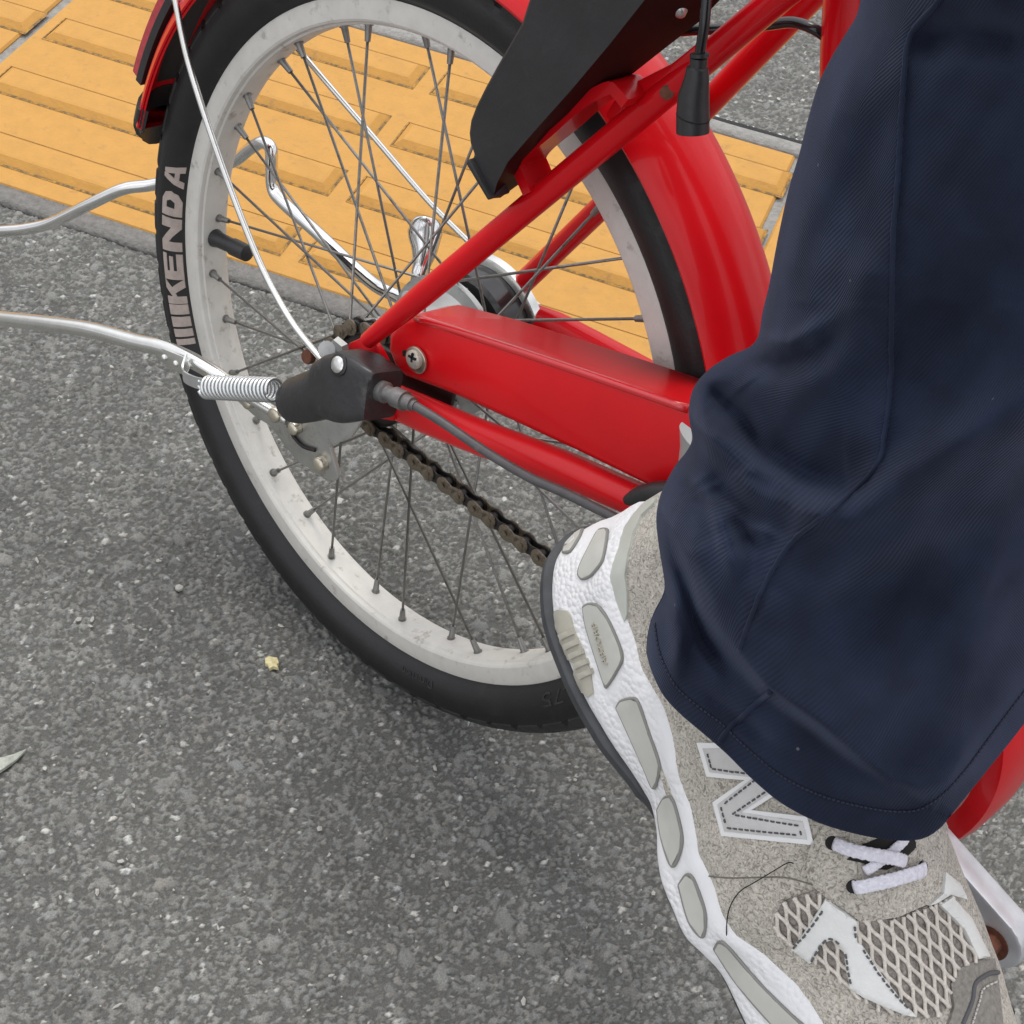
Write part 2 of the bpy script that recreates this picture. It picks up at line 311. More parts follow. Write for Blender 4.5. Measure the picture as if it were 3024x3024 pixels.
def disc(c, n, r, h, seg=20, dome=0.0):                             # short cylinder, optionally domed
    n = np.asarray(n, float); n /= np.linalg.norm(n); c = np.asarray(c, float)
    u = np.cross(n, [0, 0, 1] if abs(n[2]) < .9 else [1, 0, 0]); u /= np.linalg.norm(u); b = np.cross(n, u)
    rings = [(1, 0), (1, h * .8), (.93, h)] + ([(.75, h + dome * .5), (.4, h + dome * .9)] if dome else [])
    V = []
    for s, z in rings:
        for k in range(seg):
            a = 2 * math.pi * k / seg; V.append(c + n * z + r * s * (math.cos(a) * u + math.sin(a) * b))
    F = [[i * seg + k, i * seg + (k + 1) % seg, (i + 1) * seg + (k + 1) % seg, (i + 1) * seg + k] for i in range(len(rings) - 1) for k in range(seg)]
    F += [list(range(seg - 1, -1, -1)), list(range((len(rings) - 1) * seg, len(rings) * seg))]
    return fix(V, F)
def xz(pts, y): return [tuple(at(X, Y, y)[[0, 2]]) for X, Y in pts]
def empty(name, M4, label, cat):
    o = bpy.data.objects.new(name, None); COL.objects.link(o); o.matrix_world = M4; o.empty_display_size = .1
    o['label'] = label; o['category'] = cat; return o

# ================================================================ SETTING: road, tactile strip
TH = 0.41616; U2 = np.array([math.cos(TH), math.sin(TH)]); V2 = np.array([-math.sin(TH), math.cos(TH)])
def uvw(u, v, z): p = U2 * u + V2 * v; return (p[0], p[1], z)
B0, E0 = 0.3637, 0.3384                                            # first ridge edge, near edge of the strip
A0, LR = -0.6321, 0.3777                                           # first ridge start, ridge length
def stone_field(u0, u1, v0, v1, st, seed):
    # heights and tones of broken stone packed in binder, stamped stone by stone on a fine grid
    g = np.random.default_rng(seed); nu, nv = int((u1 - u0) / st) + 1, int((v1 - v0) / st) + 1
    H = np.full((nu, nv), -.0016); T = np.full((nu, nv), .105); W = np.zeros((nu, nv))
    area = (u1 - u0) * (v1 - v0); n = int(area * 135000)
    cu, cv = g.uniform(u0, u1, n), g.uniform(v0, v1, n); rad = .0011 + .0022 * g.random(n) ** 2.6; big = g.random(n) < .006; rad[big] += g.uniform(.0015, .0045, big.sum())
    asp = g.uniform(.5, 1.0, n); ang_ = g.uniform(0, math.pi, n); tilt = g.normal(size=(n, 2)) * .34; h0 = g.normal(size=n) * .00042 - .0009; h0[big] = -.0007; tilt[big] *= .3
    tone = np.clip(g.normal(.186, .030, n), .11, .29); k = g.random(n); tone[k > .972] = g.uniform(.30, .52, (k > .972).sum()); tone[k < .08] = g.uniform(.10, .14, (k < .08).sum())
    tone[big] = g.uniform(.15, .23, big.sum()); pw = g.uniform(1.2, 3.0, n); hot = g.normal(size=n); dome = g.uniform(.14, .36, n)
    for i in range(n):
        r = rad[i]; R = int(r / st) + 1; iu, iv = int((cu[i] - u0) / st), int((cv[i] - v0) / st)
        a, b, c, d = max(iu - R, 0), min(iu + R + 2, nu), max(iv - R, 0), min(iv + R + 2, nv)
        if a >= b or c >= d: continue
        x = (np.arange(a, b) * st + u0 - cu[i])[:, None]; y = (np.arange(c, d) * st + v0 - cv[i])[None]
        ca, sa_ = math.cos(ang_[i]), math.sin(ang_[i]); p, q = (x * ca + y * sa_) / r, (-x * sa_ + y * ca) / (r * asp[i])
        e = (np.abs(p) ** pw[i] + np.abs(q) ** pw[i] + .35 * np.abs(p + q) ** pw[i]); h = h0[i] + r * dome[i] * (1 - e) + tilt[i, 0] * x + tilt[i, 1] * y; m = (e < 1) & (h > H[a:b, c:d])
        H[a:b, c:d][m] = h[m]; T[a:b, c:d][m] = tone[i]; W[a:b, c:d][m] = hot[i]
    low = np.array([[g.normal() for _ in range(int((v1 - v0) / .03) + 3)] for _ in range(int((u1 - u0) / .03) + 3)])
    gu, gv = np.linspace(0, low.shape[0] - 1.01, nu), np.linspace(0, low.shape[1] - 1.01, nv); iu, iv = gu.astype(int), gv.astype(int); fu, fv = (gu - iu)[:, None], (gv - iv)[None]
    L_ = low[iu][:, iv] * (1 - fu) * (1 - fv) + low[iu + 1][:, iv] * fu * (1 - fv) + low[iu][:, iv + 1] * (1 - fu) * fv + low[iu + 1][:, iv + 1] * fu * fv
    H += L_ * .0004; T *= 1 + .05 * L_; H += g.normal(size=H.shape) * .00010
    H = np.where(H > .0004, .0004 + (H - .0004) * .45, H) - .0001
    return np.linspace(u0, u0 + (nu - 1) * st, nu), np.linspace(v0, v0 + (nv - 1) * st, nv), H, T, W
RV_, RF_, RC_ = [], [], []
def add_patch(u0, u1, v0, v1, st, seed, vflat):
    us, vs, H, T, W = stone_field(u0, u1, v0, v1, st, seed); nu, nv = H.shape; k = sum(len(x) for x in RV_)
    UU, VV = np.meshgrid(us, vs, indexing='ij'); P = np.stack([UU * U2[0] + VV * V2[0], UU * U2[1] + VV * V2[1], H], -1).reshape(-1, 3)
    warm = np.clip(W, -2, 2) * .018; C = np.stack([T * (1 + warm), T, T * (.955 - warm)], -1).reshape(-1, 3)
    idx = np.arange(nu * nv).reshape(nu, nv) + k; f = np.stack([idx[:-1, :-1], idx[1:, :-1], idx[1:, 1:], idx[:-1, 1:]], -1).reshape(-1, 4)
    RV_.append(P); RC_.append(C); RF_.append(f)
    return us[0], us[-1], vs[0], vs[-1]
n0 = add_patch(-.62, .68, -.42, .3125, .00125, 3, 0); n1 = add_patch(-.45, .32, .7667, 1.16, .0016, 5, 0)
BIG = 60.0
outer_q = [(-BIG, BIG, -BIG, n0[2]), (-BIG, n0[0], n0[2], n0[3]), (n0[1], BIG, n0[2], n0[3]), (-BIG, n1[0], n1[2], n1[3]), (n1[1], BIG, n1[2], n1[3]), (-BIG, BIG, n1[3], BIG)]
k = sum(len(x) for x in RV_); ov = []; of = []
for a, b, c, d in outer_q: q = k + len(ov); ov += [uvw(a, c, -.0012), uvw(b, c, -.0012), uvw(b, d, -.0012), uvw(a, d, -.0012)]; of.append([q, q + 1, q + 2, q + 3])
q = k + len(ov); ov += [uvw(-BIG, n0[3], -.0012), uvw(BIG, n0[3], -.0012), uvw(BIG, n0[3], -.016), uvw(-BIG, n0[3], -.016), uvw(-BIG, n1[2], -.0012), uvw(BIG, n1[2], -.0012), uvw(BIG, n1[2], -.016), uvw(-BIG, n1[2], -.016)]
of += [[q, q + 1, q + 2, q + 3], [q + 3, q + 2, q + 6, q + 7], [q + 7, q + 6, q + 5, q + 4]]
AV = np.concatenate(RV_ + [np.array(ov)]); AF = np.concatenate(RF_ + [np.array(of)]); AC = np.concatenate(RC_ + [np.full((len(ov), 3), .17)])
me = bpy.data.meshes.new('road'); me.vertices.add(len(AV)); me.vertices.foreach_set('co', AV.ravel()); me.loops.add(AF.size); me.loops.foreach_set('vertex_index', AF.ravel().astype(np.int32)); me.polygons.add(len(AF)); me.polygons.foreach_set('loop_start', np.arange(0, AF.size, 4, dtype=np.int32)); me.polygons.foreach_set('loop_total', np.full(len(AF), 4, np.int32)); me.update(calc_edges=True)
at_ = me.color_attributes.new('stone', 'FLOAT_COLOR', 'POINT'); at_.data.foreach_set('color', np.concatenate([AC, np.ones((len(AC), 1))], 1).ravel())
me.materials.append(ASPH); me.polygons.foreach_set('use_smooth', np.ones(len(AF), bool))
road = bpy.data.objects.new('road', me); COL.objects.link(road); road['kind'] = 'structure'
def strip(name, v_in, v_out, m, lab):                              # cement edging with a ragged outer edge
    n = 700; us = np.linspace(-3, 3, n); sgn = 1 if v_out > v_in else -1
    jag = np.convolve(rng.normal(size=n + 40), np.hanning(9) / 4, 'same')[20:20 + n] * .0016 + np.convolve(rng.normal(size=n + 40), np.hanning(31) / 8, 'same')[20:20 + n] * .002
    V, F = [], []
    for i, u in enumerate(us):
        vo = v_out + jag[i]
        for v, z in ((v_in, -.010), (v_in, .0002), ((v_in + vo) / 2, .0008 + .0004 * math.sin(u * 31)), (vo - sgn * .003, .0004), (vo, -.003), (vo, -.013)): V.append(uvw(u, v, z))
    for i in range(n - 1):
        for k in range(5): F.append([i * 6 + k, i * 6 + k + 1, (i + 1) * 6 + k + 1, (i + 1) * 6 + k])
    V, F = fix(V, F)
    o = obj(name, V, F, m); o['kind'] = 'structure'; return o
strip('cement_edging', E0 - .0006, E0 - .0235, MORTD, '')
strip('cement_edging', E0 + .4006, E0 + .4225, MORT, '')
bed = obj('tactile_paving', [uvw(u, v, z) for u, v, z in ((-3, E0 - .0004, -.0035), (3, E0 - .0004, -.0035), (3, E0 + .4004, -.0035), (-3, E0 + .4004, -.0035), (-3, E0 - .0004, -.013), (3, E0 - .0004, -.013), (3, E0 + .4004, -.013), (-3, E0 + .4004, -.013))],
          [[0, 1, 2, 3], [0, 4, 5, 1], [3, 2, 6, 7]], MORT, smooth=False); bed['kind'] = 'structure'
def tile_mesh():
    V = [(u, v, z) for z in (-.012, 0) for u in (0, .7895) for v in (0, .4)]
    F = [[0, 1, 3, 2], [4, 6, 7, 5], [0, 4, 5, 1], [2, 3, 7, 6], [0, 2, 6, 4], [1, 5, 7, 3]]
    return bevel(V, F, .0022, 1)
def ridge_mesh():
    L, W, h, sl = LR, .0425, .0056, .0080
    V = [(0, 0, 0), (L, 0, 0), (L, W, 0), (0, W, 0), (sl, sl, h), (L - sl, sl, h), (L - sl, W - sl, h), (sl, W - sl, h)]
    V += [(sl + .003, sl + .003, h + .0005), (L - sl - .003, sl + .003, h + .0005), (L - sl - .003, W - sl - .003, h + .0005), (sl + .003, W - sl - .003, h + .0005)]
    F = [[0, 1, 5, 4], [1, 2, 6, 5], [2, 3, 7, 6], [3, 0, 4, 7], [4, 5, 9, 8], [5, 6, 10, 9], [6, 7, 11, 10], [7, 4, 8, 11], [8, 9, 10, 11]]
    V, F = fix(V, F)
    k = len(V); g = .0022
    V += [(-g, -g, .0003), (L + g, -g, .0003), (L + g, W + g * .5, .0003), (-g, W + g * .5, .0003), (0, 0, .0012), (L, 0, .0012), (L, W, .0012), (0, W, .0012)]  # narrow patchy skirt, darker than the tile, round the ridge foot
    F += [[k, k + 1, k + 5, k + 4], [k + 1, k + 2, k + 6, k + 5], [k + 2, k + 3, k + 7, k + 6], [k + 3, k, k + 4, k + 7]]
    return V, F
TV, TF = tile_mesh(); RV, RF = ridge_mesh()
tile0 = ridge0 = None
for k in range(-2, 3):
    u0 = -.6485 + .8 * k
    Mt = Matrix.Rotation(TH, 4, 'Z'); p = U2 * u0 + V2 * E0; Mt.translation = (p[0], p[1], 0.0)
    if tile0 is None: tile0 = obj('tile', TV, TF, YEL, bed, smooth=False); to = tile0
    else: to = tile0.copy(); COL.objects.link(to); to.parent = bed
    to.matrix_basis = Mt
    for i in range(2):
        for j in range(4):
            if ridge0 is None: ridge0 = obj('ridge', RV, RF, [YEL, SKIRT], to, smooth=False); ro = ridge0; ridge0.data.polygons.foreach_set('material_index', [0] * 9 + [1] * 4)
            else: ro = ridge0.copy(); COL.objects.link(ro); ro.parent = to
            ro.matrix_basis = Matrix.Translation((A0 - (-.6485) + .4 * i + rng.normal() * .0006, B0 - E0 + .1 * j + rng.normal() * .0005, 0.0001))

# loose grit: small pale chips lying in the asphalt (uncountable)
ico = [(0, 0, 1), (.9, 0, .4), (.28, .85, .4), (-.72, .53, .4), (-.72, -.53, .4), (.28, -.85, .4), (0, 0, -.2)]
icf = [[0, 1, 2], [0, 2, 3], [0, 3, 4], [0, 4, 5], [0, 5, 1], [6, 2, 1], [6, 3, 2], [6, 4, 3], [6, 5, 4], [6, 1, 5]]
parts = []
for k in range(700):
    X, Y = rng.uniform(-200, 3200), rng.uniform(-300, 3300); g = ground(X, Y)
    v = g[:2] @ V2
    if .31 < v < .77: continue
    s = .0008 + .0012 * rng.random() ** 3 * 1.4; a = rng.uniform(0, 6.28); st = rng.uniform(.55, 1.5)
    if rng.random() < .012: s *= 1.9
    Rz = np.array([[math.cos(a) * st, -math.sin(a) / st, 0], [math.sin(a) * st, math.cos(a) / st, 0], [0, 0, .55]])
    jv = np.array(ico) * (1 + rng.normal(size=(7, 1)) * .25)
    parts.append(((jv @ Rz.T) * s + np.array([g[0], g[1], 0.0008]), icf))
V, F = join(parts); gr = obj('grit', V, F, PEB, smooth=False); gr['kind'] = 'stuff'; gr['label'] = 'small pale stone chips scattered over the grey asphalt'

def flake(name, X, Y, pts, h, m, label, cat):
    g = ground(X, Y); V = []; n = len(pts); sc = np.linalg.norm(ground(X + 10, Y)[:2] - g[:2]) / 10
    rx = ground(X + 1, Y) - g; ry = ground(X, Y + 1) - g
    for i, (a, b_) in enumerate(pts):
        q = g + rx * a + ry * b_; V.append((q[0], q[1], .0015 + h * (.4 + .6 * rng.random())))
    V.append((g[0], g[1], .002 + h * 1.3)); V += [(v[0], v[1], .0003) for v in V[:n]]
    F = [[i, (i + 1) % n, n] for i in range(n)] + [[i, n + 1 + i, n + 1 + (i + 1) % n, (i + 1) % n] for i in range(n)]
    V, F = fix(V, F); o = obj(name, V, F, m, smooth=False); o['label'] = label; o['category'] = cat
flake('petal', 803, 1962, [(-20, -8), (-8, -18), (6, -14), (16, -10), (21, 4), (14, 9), (20, 18), (4, 15), (-6, 20), (-12, 8), (-19, 6)], .003, PETAL, 'small crumpled pale yellow petal lying on the asphalt below the wheel', 'petal')
flake('leaf_scrap', 20, 2252, [(-45, 18), (-20, -8), (20, -18), (62, -36), (30, -4), (2, 18), (-20, 32)], .002, LEAF, 'pale green dry leaf scrap on asphalt at the left picture edge', 'leaf')
flake('paper_bit', 530, 1740, [(-11, -5), (0, -9), (12, -3), (9, 5), (-3, 8), (-12, 3)], .0015, PEB, 'tiny white paper bit on the asphalt left of the wheel', 'paper')

# ================================================================ BICYCLE
bike = empty('bicycle', BIKE_M, 'red bicycle with white alloy rear wheel, black tyre and red chain case', 'bicycle')
HC = (0, 0, RT)                                                    # rear hub centre
# ---- rim (the wheel part carries everything that turns)
rim_prof = [(-.0095, .2205), (-.0125, .2228), (-.0132, .2215), (-.0134, .2100), (-.0126, .2086), (-.0116, .2081), (-.0098, .2077), (-.0090, .2064), (-.0060, .2058), (0, .2055),
            (.0060, .2058), (.0090, .2064), (.0098, .2077), (.0116, .2081), (.0126, .2086), (.0134, .2100), (.0132, .2215), (.0125, .2228), (.0095, .2205), (.0085, .215), (-.0085, .215)]
V, F = lathe(rim_prof, HC, 180, closed=True)
wheel = obj('rear_wheel', V, F, ALU, bike, sharp=28)
# ---- tyre with cut shoulder grooves
tp = []
side = [(.0112, .2195), (.0125, .2232), (.0150, .2255), (.0185, .2290), (.0205, .2345), (.0212, .2395), (.0205, .2440), (.0188, .2485), (.0190, .2492), (.0165, .2530), (.0130, .2565), (.0085, .2592), (.0050, .26005), (.0040, .2602), (.0028, .2603)]
prof = [(-y, r) for y, r in side] + [(0, .26046)] + [(y, r) for y, r in reversed(side)]
prof = prof + [(.006, .2195), (-.006, .2195)]
seg = 900; m_ = len(prof); V = []
for s in range(seg):
    a = 2 * math.pi * s / seg
    for k, (y, r) in enumerate(prof):
        rr = r; ay = abs(y)
        if r > .2486:
            ph = (a * 180 / math.pi * 1.0 + (0 if y < 0 else 2.9) + ay * 110) % 5.8
            if ph < .9 and ay > .005: rr -= .0030
            ph2 = (a * 180 / math.pi + ay * 60) % 2.9
            if .0030 < ay < .0048: rr -= .0012
        V.append((rr * math.cos(a), y, RT + rr * math.sin(a)))
F = [[s * m_ + k, ((s + 1) % seg) * m_ + k, ((s + 1) % seg) * m_ + (k + 1) % m_, s * m_ + (k + 1) % m_] for s in range(seg) for k in range(m_)]
V, F = fix(V, F)
ty = obj('tyre', V, F, [RUBBER, TREAD], wheel, sharp=40)
ra_ = np.hypot(np.array(V)[:, 0], np.array(V)[:, 2] - RT)
ty.data.polygons.foreach_set('material_index', [int(min(ra_[i] for i in f) > .2484) for f in F])
# ---- tyre lettering on the near sidewall
sr = np.array([r for y, r in side[:8]]); sy = np.array([y for y, r in side[:8]])
def wall(al, r, off): return (r * math.cos(al), -(np.interp(r, sr, sy) + off), RT + r * math.sin(al))
def ang(X, Y): p = at(X, Y, -.0202); return math.atan2(p[2] - RT, p[0])
G = {'K': [[(0, 0), (.3, 0), (.3, .36), (.42, .46), (.66, 0), (1, 0), (.66, .62), (.98, 1), (.64, 1), (.3, .62), (.3, 1), (0, 1)]],
     'E': [[(0, 0), (1, 0), (1, .24), (.34, .24), (.34, .39), (.9, .39), (.9, .61), (.34, .61), (.34, .76), (1, .76), (1, 1), (0, 1)]],
     'N': [[(0, 0), (.28, 0), (.28, .58), (.70, 0), (1, 0), (1, 1), (.72, 1), (.72, .42), (.30, 1), (0, 1)]],
     'D': [[(0, 0), (.62, 0), (.9, .18), (1, .5), (.9, .82), (.62, 1), (0, 1), (0, .5), (.32, .5), (.32, .72), (.56, .72), (.66, .5), (.56, .28), (.32, .28), (.32, .49), (0, .49)]],
     'A': [[(0, 0), (.28, 0), (.34, .2), (.66, .2), (.72, 0), (1, 0), (.68, 1), (.55, 1), (.5, .80), (.62, .38), (.38, .38), (.495, .80), (.5, 1), (.32, 1)]],
     'I': [[(0, 0), (1, 0), (1, 1), (0, 1)]]}
def tri2d(poly, h):                                                # filled triangulation of an outline with points every h
    P = []
    n = len(poly)
    for i in range(n):
        a, b_ = np.array(poly[i], float), np.array(poly[(i + 1) % n], float); k = max(1, int(np.ceil(np.linalg.norm(b_ - a) / h)))
        P += [a + (b_ - a) * j / k for j in range(k)]
    nb = len(P); B = np.array(P); lo, hi = B.min(0), B.max(0)
    for x in np.arange(lo[0] + h / 2, hi[0], h):
        for y in np.arange(lo[1] + h / 2, hi[1], h):
            d = B - (x, y)
            if (d * d).sum(1).min() > (h * .45) ** 2: P.append(np.array([x, y]))
    r = geometry.delaunay_2d_cdt([Vector((float(p[0]), float(p[1]))) for p in P], [(i, (i + 1) % nb) for i in range(nb)], [], 1, 1e-7)
    return [np.array(v) for v in r[0]], [list(f) for f in r[2]]
def solid(Vt, Vb, F):                                              # close a sheet with its lowered copy
    n = len(Vt); from collections import Counter
    E = Counter()
    for f in F:
        for i in range(len(f)): E[(f[i], f[(i + 1) % len(f)])] += 1
    FF = [list(f) for f in F] + [[i + n for i in reversed(f)] for f in F]
    FF += [[b_, a, a + n, b_ + n] for (a, b_) in E if (b_, a) not in E]
    return fix(list(Vt) + list(Vb), FF)
def letters(name, spec, r0, r1, off, m):
    parts = []
    for ch, a0, a1 in spec:
        for poly in G[ch]:
            P, F_ = tri2d(poly, .25)
            T = [wall(a0 + (a1 - a0) * p[0], r0 + (r1 - r0) * p[1], off) for p in P]; Bm = [wall(a0 + (a1 - a0) * p[0], r0 + (r1 - r0) * p[1], -.0006) for p in P]
            parts.append(solid(T, Bm, F_))
    V, F = join(parts); return obj(name, V, F, m, wheel, sharp=30)
rng_px = [('I', 1022, 1006, 568), ('I', 999, 978, 562), ('I', 970, 943, 552), ('I', 935, 908, 545), ('K', 903, 836, 535), ('E', 833, 762, 525), ('N', 750, 656, 517), ('D', 646, 572, 512), ('A', 560, 487, 515)]
letters('lettering', [(c, ang(X, y0), ang(X, y1)) for c, y0, y1, X in rng_px], .2245, .2375, .0005, PRINT)
def font_word(word, al0, al1, r0, r1):
    cu = bpy.data.curves.new('f', 'FONT'); cu.body = word; o = bpy.data.objects.new('f', cu); COL.objects.link(o)
    dg = bpy.context.evaluated_depsgraph_get(); me = bpy.data.meshes.new_from_object(o.evaluated_get(dg))
    P = np.array([v.co[:2] for v in me.vertices]); F_ = [list(p.vertices) for p in me.polygons]
    bpy.data.objects.remove(o); bpy.data.curves.remove(cu)
    lo, hi = P.min(0), P.max(0); P = (P - lo) / (hi - lo)
    T = [wall(al0 + (al1 - al0) * p[0], r0 + (r1 - r0) * p[1], .0006) for p in P]; Bm = [wall(al0 + (al1 - al0) * p[0], r0 + (r1 - r0) * p[1], -.0006) for p in P]
    return solid(T, Bm, F_)
ag = lambda X, Y: ang(X, Y) % (2 * math.pi)
for wd in (('Direction', ag(1272, 1998), ag(1185, 1950), .2290, .2345), ('1.75', ag(1700, 2050), ag(1600, 2065), .2280, .2365)):
    V, F = font_word(*wd); obj('embossed_lettering', V, F, TREAD, wheel, sharp=30)
# ---- spokes and nipples (36, crossed), hub
angs = [446, 436, 426, 418.4, 409.1, 399.7, 386.5, 377.3, 368.2, 359.1, 350, 340.9, 331.8, 322.6, 313.6, 302.5, 293.5, 281.5, 271.9, 259.9, 249.3, 238.4, 227.1, 216.5, 205.4, 195.4, 184, 173, 162.5, 153.4, 142.2, 133.8, 122.9, 114.7, 103.5, 95.5]
pat = [(1, 1), (-1, 1), (1, -1), (-1, -1)]                          # (side, lean) repeating: far+, near+, far-, near-
nip = None
NV, NF = join([tube([(0, 0, -.002), (0, 0, .0015), (0, 0, .0100)], [.0026, .0023, .0018], 10), tube([(0, 0, -.0008), (0, 0, .0006)], .0031, 12)])
for i, a in enumerate(angs):
    sd_, ln = pat[i % 4]; al = R_(a)
    n0 = np.array([.2056 * math.cos(al), sd_ * .0030, RT + .2056 * math.sin(al)])
    # hub hole: tangential offset gives the crossing
    hr, hoff = .0435, .0355
    if sd_ < 0: hr = .0325
    be = al + ln * math.radians(55 if sd_ > 0 else 66)
    h0 = np.array([hr * math.cos(be), sd_ * .0285, RT + hr * math.sin(be)])
    d = (h0 - n0); d /= np.linalg.norm(d)
    V, F = tube([n0 + d * .008, h0, h0 + np.array([0, sd_ * .004, 0])], .00092, 8)
    obj('spoke', V, F, SPOKE, wheel)
    if nip is None: nip = obj('spoke_nipple', NV, NF, SPOKE, wheel, sharp=40); q = nip
    else: q = nip.copy(); COL.objects.link(q); q.parent = wheel
    q.matrix_basis = Matrix.Translation(n0) @ Vector(d).to_track_quat('Z', 'Y').to_matrix().to_4x4()
V, F = lathe([(-.056, .0), (-.056, .008), (-.034, .010), (-.033, .030), (-.0295, .0345), (-.0250, .0345), (-.024, .032), (-.019, .0305), (-.010, .0305), (.006, .031), (.014, .034), (.022, .040), (.024, .0475), (.028, .0475), (.0300, .044), (.034, .040), (.036, .030), (.036, 0)], HC, 72)
obj('hub_shell', V, F, HUBM, wheel, sharp=35)
for k in range(6):
    a = k * 1.047 + .3; V, F = disc((.0395 * math.cos(a), .0145, RT + .0395 * math.sin(a) * .92), (0, -1, .4), .0035, .003); obj('hub_bolt', V, F, ZINC, wheel, sharp=40)
V, F = lathe([(-.034, .010), (-.034, .0285), (-.0365, .0335), (-.0395, .0335), (-.042, .0285), (-.042, .010)], (0, 0, RT), 48)
obj('sprocket', V, F, CHDARK, wheel, sharp=30)
vd = at(640, 715, 0.); va = math.atan2(vd[2] - RT, vd[0]); cr = np.array([math.cos(va), 0, math.sin(va)]); vp = np.array([0, 0, RT]) + cr * .204
tgt = at(735, 750, -.002); vdir = -cr
ve = at(733, 750, 0.0); vs0 = at(636, 703, 0.0); vx = lambda t: vs0 + (ve - vs0) * t
V, F = join([tube([vx(0), vx(.12), vx(.55)], [.0066, .0056, .0052], 18), tube([vx(t) for t in (.52, .55, .90, .97, 1.0)], [.0050, .0062, .0060, .0058, .0036], 18)])
obj('valve', V, F, BLACKP, wheel, sharp=35)

# ---- brake drum, far axle end (fixed to the frame)
V, F = lathe([(.040, .020), (.040, .043), (.043, .0455), (.060, .0460)], HC, 64); obj('brake_drum', V, F, BLACKG, bike, sharp=30)
V, F = lathe([(.0605, .030), (.0605, .0485), (.0615, .0515), (.0675, .0520), (.0690, .0500), (.0690, .012)], HC, 64); obj('brake_drum_rim', V, F, STAIN, bike, sharp=30)
pn = np.array([0, .100, RT]); V, F = join([tube([(0, .066, RT), (0, .104, RT)], .006, 14), lathe([(.0, .004), (.0, .0115), (.002, .0125), (.010, .0120), (.0125, .0095), (.0135, .0)], (0, .098, RT), 6), tube([(.003, .09, RT - .012), (.026, .092, RT - .024)], .003, 8)])
obj('axle_nut', V, F, ZINC, bike, sharp=35)
V, F = join([tube([(0, -.056, RT), (0, -.082, RT)], .0062, 14), lathe([(-.010, 0), (-.010, .0105), (0, .0115), (.003, .0115), (.003, 0)], (0, -.064, RT), 6)])
obj('axle_nut', V, F, ZINC, bike, sharp=35)

# ---- frame tubes
def line_px(pts, ys): return [at(X, Y, y) for (X, Y), y in zip(pts, ys)]
P = line_px([(1085, 1006), (1240, 878), (1400, 745), (1700, 496), (1969, 272), (2280, 10)], [-.076, -.071, -.065, -.055, -.048, -.041])
d = P[-1] - P[-2]; P.append(P[-1] + d * .9)
V, F = tube(spline(P, 5), [.0048, .0068, .0069, .0069, .0069, .0069, .0069], 20); obj('seat_stay', V, F, RED, bike, sharp=50)
P = line_px([(1430, 945), (1581, 800), (1783, 605), (2010, 388), (2223, 168)], [.074, .068, .060, .052, .044]); d = P[-1] - P[-2]; P.append(P[-1] + d * 1.2)
V, F = tube(spline(P, 5), .0072, 20); obj('seat_stay', V, F, RED, bike, sharp=50)
# dropout plate on the near side
V, F = prism(xz([(1040, 1010), (1095, 985), (1130, 1040), (1170, 1120), (1170, 1240), (1110, 1230), (1040, 1140), (1015, 1060)], -.070), -.0725, -.0675, .0008); obj('dropout', V, F, RED, bike, sharp=30)
# near chain stay: tall and flat at the dropout, round further on
def oval_tube(P, rw, rh, n=22):
    P = np.asarray(P, float); m = len(P); V = []
    rw = np.interp(np.linspace(0, 1, m), np.linspace(0, 1, len(rw)), rw); rh = np.interp(np.linspace(0, 1, m), np.linspace(0, 1, len(rh)), rh)
    T = np.gradient(P, axis=0); T /= np.linalg.norm(T, axis=1)[:, None]
    for i in range(m):
        s = np.array([0, 1., 0]); s -= T[i] * (s @ T[i]); s /= np.linalg.norm(s); u = np.cross(T[i], s)
        for k in range(n):
            a = 2 * math.pi * k / n; V.append(P[i] + s * rw[i] * math.cos(a) + u * rh[i] * math.sin(a))
    F = [[i * n + k, i * n + (k + 1) % n, (i + 1) * n + (k + 1) % n, (i + 1) * n + k] for i in range(m - 1) for k in range(n)] + [list(range(n - 1, -1, -1)), list(range((m - 1) * n, m * n))]
    return fix(V, F)
P = line_px([(1120, 1165), (1250, 1222), (1407, 1287), (1560, 1342), (1690, 1392), (1821, 1450), (2000, 1525)], [-.064, -.064, -.063, -.061, -.059, -.057, -.054])
V, F = oval_tube(spline(P, 6), [.0055, .0075, .0092, .0098, .0100, .0100, .010], [.0115, .0120, .0108, .0100, .0096, .0094, .009]); obj('chain_stay', V, F, REDD, bike, sharp=50)
P = line_px([(1560, 930), (1640, 965), (1740, 1020), (1860, 1085), (2000, 1160)], [.070, .069, .066, .062, .058])
V, F = tube(spline(P, 5), [.008, .0098, .0105, .0105, .010], 20); obj('chain_stay', V, F, RED, bike, sharp=50)
# seat tube and down tube / bottom bracket shell
p0 = at(2532, 140, -.002); P = [p0 + np.array([.078, 0, -.17]), p0, p0 + np.array([-.10, 0, .31])]
V, F = tube(spline(P, 5), .0165, 24); obj('seat_tube', V, F, RED, bike, sharp=50)
BB = np.array([.367, 0, .325])
V, F = tube([BB + np.array([.01, -.02, 0]), BB + np.array([.25, -.005, .20]), BB + np.array([.45, 0, .42])], .022, 24); obj('down_tube', V, F, RED, bike, sharp=50)
V, F = lathe([(-.050, 0), (-.050, .030), (-.046, .034), (.046, .034), (.050, .030), (.050, 0)], BB, 40); obj('bottom_bracket', V, F, BLACKP, bike, sharp=30)

